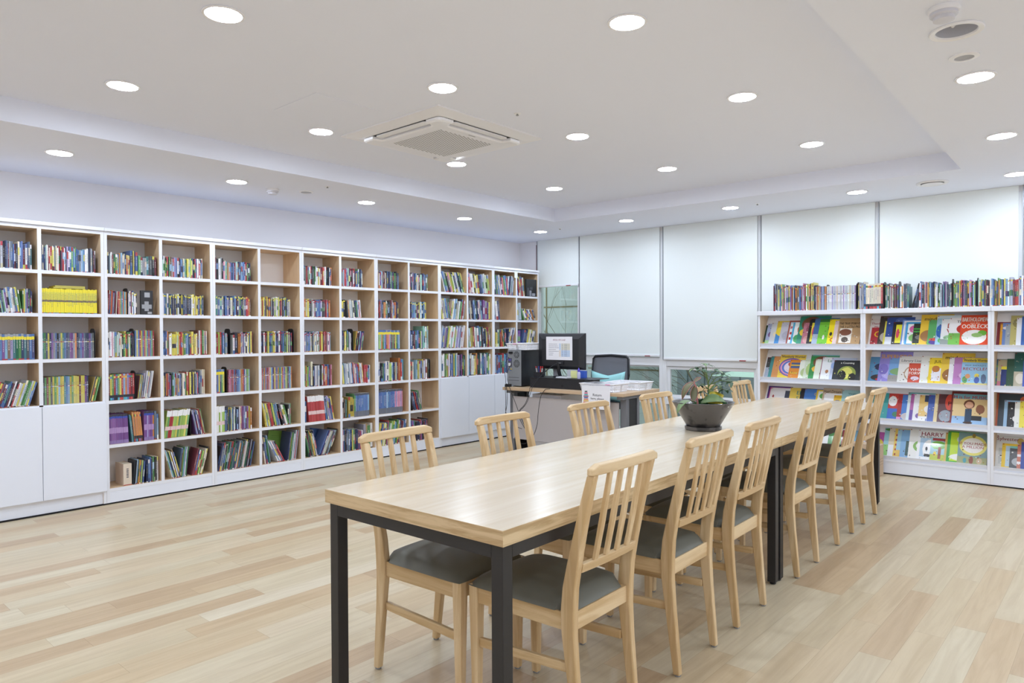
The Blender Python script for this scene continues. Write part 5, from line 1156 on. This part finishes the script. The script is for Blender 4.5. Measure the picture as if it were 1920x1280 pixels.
for (c, x, y, an), lab in zip(pens, PN):
    p = MB(); p.tube([(0, 0, 0.0), (0, 0, .085)], .0042, 8, col=lin(c if c != 'c83038' else 'e8e8ea')); p.tube([(0, 0, .0852), (0, 0, .105)], .0046, 8, col=lin('c83038' if c not in ('3048b8', '3a3a44') else c))
    o = p.build('pen', M_BOOK, None, smooth=True); o.matrix_world = DT @ Matrix.Translation((.325 + x, .18 + y, ZO + .0035)) @ Matrix.Rotation(math.radians(an), 4, 'Y'); tag(o, lab, 'pen', 'pens in the pen pot')
def blk(name, lab, cat, u, v, z, w, d, h, c, rough=.45, bev=.003):
    o = MB().box(-w / 2, w / 2, -d / 2, d / 2, 0, h).build(name, mat(name + '_tone', c, rough), None, bevel=bev, loc=dloc(u, v, z), rot=(0, 0, DA)); return tag(o, lab, cat)
blk('desk_speaker', 'small grey speaker block on the organiser left of the monitor neck', 'speaker', .415, .365, ZO, .055, .05, .08, (150, 150, 156))
x_ = thing('tissue_box', 'white and grey printed box on the organiser right of the monitor neck', 'box', dloc(.665, .34, ZO), DA)
MB().box(-.075, .075, -.05, .05, 0, .075).build('box_body', mat('printed_card', (206, 208, 216), .5), x_, bevel=.002); q = MB(); q.box(-.02, .02, -.0506, -.0501, .035, .045); q.build('blue_mark', mat('blue_print', (70, 120, 180), .5), x_)
blk('sticky_notes', 'pale yellow sticky note block standing on the organiser', 'sticky notes', .70, .25, ZO, .07, .012, .07, (226, 228, 160), .7, .0005)
blk('paper_stack', 'thin stack of white papers lying on the organiser', 'papers', .62, .185, ZO, .13, .08, .012, (220, 222, 228), .7, .0005)
blk('ink_box', 'small blue box behind the glue bottle', 'box', .775, .30, ZO, .055, .05, .07, (50, 90, 190))
gl = thing('glue_bottle', 'small glue bottle with purple cap at the right end of the organiser', 'bottle', dloc(.80, .18, ZO), DA)
MB().lathe([(0, 0), (.0145, 0), (.016, .004), (.016, .055), (.011, .066), (0, .066)], 20).build('bottle_body', mat('glue_bottle_tone', (190, 190, 226), .25), gl, smooth=True)
MB().lathe([(.012, .0662), (.013, .084), (.006, .092), (.004, .106), (0, .107)], 20).build('cap', mat('purple_cap', (88, 70, 196), .35), gl, smooth=True)
pb = blk('power_block', 'small black power strip at the left edge of the desk', 'power strip', .03, .055, .7202, .05, .05, .028, (28, 28, 32))
# cables
CB = [('black cable hanging from the monitor in a long loop', [(.50, .255, .97), (.46, .20, .93), (.42, .10, .86), (.37, -.02, .76), (.36, -.04, .66), (.31, -.03, .56), (.21, -.02, .49), (.27, -.02, .40), (.30, -.02, .33)]),
      ('second black cable hanging beside the monitor cable', [(.52, .25, .97), (.48, .19, .94), (.44, .09, .86), (.40, -.02, .76), (.39, -.045, .69), (.33, -.04, .56), (.22, -.035, .48), (.25, -.03, .40), (.31, -.03, .32)]),
      ('black cable running from the computer tower down across the desk front', [(.05, .085, .95), (.03, .04, .88), (.06, .0, .80), (.12, -.025, .70), (.19, -.025, .56), (.24, -.02, .44), (.31, -.02, .33)]),
      ('thin black cable hanging low from the desk edge in a wide curve', [(.56, .04, .7235), (.55, .004, .7242), (.54, -.008, .7242), (.52, -.012, .70), (.49, -.02, .66), (.46, -.02, .50), (.45, -.02, .36), (.38, -.02, .22), (.30, -.02, .17), (.20, -.01, .17), (.15, -.01, .22), (.20, -.01, .24)]),
      ('black cable hanging from the power strip at the left leg', [(.03, .03, .752), (.034, -.004, .745), (.045, -.014, .715), (.05, -.016, .70), (.06, -.02, .60), (.055, -.02, .50), (.06, -.02, .45), (.16, -.02, .38), (.20, -.02, .33), (.26, -.02, .32)]),
      ('black cable drooping from the tower ports behind the left leg', [(.01, .09, 1.02), (-.015, .06, .96), (-.01, .05, .85), (.02, .03, .80), (.05, -.010, .755), (.07, -.017, .70), (.08, -.02, .60), (.06, -.02, .48), (.03, -.02, .38)])]
for lab, P in CB:
    # smooth the polyline
    for _ in range(2):
        Q = [P[0]]
        for a, b in zip(P, P[1:]): Q += [tuple(a[i] * .75 + b[i] * .25 for i in range(3)), tuple(a[i] * .25 + b[i] * .75 for i in range(3))]
        P = Q + [P[-1]]
    mb = MB(); mb.tube(P, .0028, 6); o = mb.build('cable', M_KMATTE, None, smooth=True); o.matrix_world = DT; tag(o, lab, 'cable', 'black cables at the desk')
# office chair with a turquoise cushion
oc = thing('office_chair', 'grey mesh-back office chair behind the desk', 'office chair', dloc(.48, 1.08, 0), DA)
fr = MB(); O_ = [(-.225, .20, .56), (-.235, .235, .80), (-.225, .25, .97), (-.20, .25, 1.0), (0, .262, 1.012), (.20, .25, 1.0), (.225, .25, .97), (.235, .235, .80), (.225, .20, .56), (0, .19, .54), (-.225, .20, .56)]
fr.tube(O_, .013, 8); fr.build('back_frame', M_KPLAST, oc, smooth=True)
ms = MB(); G = []
for j in range(9):
    z = .56 + j * .055; row = []
    for i in range(9):
        q = i / 4 - 1; row.append(ms.pt((q * .224, .205 + .05 * (z - .56) / .44 - .0 + .012 * (1 - q * q), z)))
    G.append(row)
for j in range(8):
    for i in range(8): ms.idx((G[j][i], G[j][i + 1], G[j + 1][i + 1], G[j + 1][i]))
o = ms.build('back_mesh', mat('grey_mesh', (120, 122, 130), .8, bump=(400, .6)), oc, smooth=True); md = o.modifiers.new('s', 'SOLIDIFY'); md.thickness = .004
MB().loft([rr_pts(.23, .22, .06, .44), rr_pts(.245, .235, .07, .47), rr_pts(.235, .225, .07, .50)]).build('seat', mat('black_seat_cloth', (40, 41, 46), .8), oc, smooth=True)
MB().lathe([(0, .12), (.03, .12), (.028, .30), (.02, .30), (.02, .43), (.06, .439), (0, .439)], 20).build('gas_column', M_KPLAST, oc, smooth=True)
MB().tube([(0, .15, .45), (0, .22, .47), (0, .23, .60)], .02, 8).build('back_bracket', M_KPLAST, oc, smooth=True)
for k in range(5):
    a = 2 * math.pi * k / 5 + .3; c, s = math.cos(a), math.sin(a)
    lg = MB(); lg.tube([(.02 * c, .02 * s, .12), (.15 * c, .15 * s, .095), (.27 * c, .27 * s, .07)], [.022, .017, .012], 8); lg_o = lg.build('base_leg', M_KPLAST, oc, smooth=True)
    w_ = MB(); w_.T = Matrix.Translation((.27 * c, .27 * s, .027)) @ Matrix.Rotation(a, 4, 'Z') @ Matrix.Rotation(math.pi / 2, 4, 'X'); w_.lathe([(0, -.018), (.027, -.018), (.027, .018), (0, .018)], 18); w_.build('caster', M_KPLAST, lg_o)
for sx in (-1, 1):
    am = MB(); am.tube([(sx * .235, .05, .47), (sx * .275, .05, .52), (sx * .275, .03, .66)], .012, 8); am.box(sx * .275 - .03, sx * .275 + .03, -.12, .12, .662, .685); am.build('armrest', M_KPLAST, oc, bevel=.006)
cs = thing('cushion', 'turquoise fabric cushion leaning on the back of the office chair', 'cushion', dloc(.52, 1.06, .502), DA)
cu = MB(); N = 12; G = {}
for sd in (0, 1):
    for j in range(N + 1):
        for i in range(N + 1):
            q, v = i / N * 2 - 1, j / N * 2 - 1; e = max(0, (1 - q * q) * (1 - v * v)) ** .5
            x = q * .215 * (1 - .05 * (1 - v * v)); z = .17 + v * (.155 + .016 * q * q) - (.035 * (1 - abs(q)) if v > 0 else 0) * v; y = .11 + (z - .05) * .12 + (.05 * e if sd else -.055 * e)
            if (i in (0, N) or j in (0, N)) and sd: G[(1, i, j)] = G[(0, i, j)]
            else: G[(sd, i, j)] = cu.pt((x, y, z))
for sd in (0, 1):
    for j in range(N):
        for i in range(N):
            qd = (G[(sd, i, j)], G[(sd, i + 1, j)], G[(sd, i + 1, j + 1)], G[(sd, i, j + 1)]); cu.idx(qd if not sd else qd[::-1])
cu.build('cushion_cover', mat('turquoise_cloth', (158, 214, 216), .85, bump=(120, .3)), cs, smooth=True, ang=180)
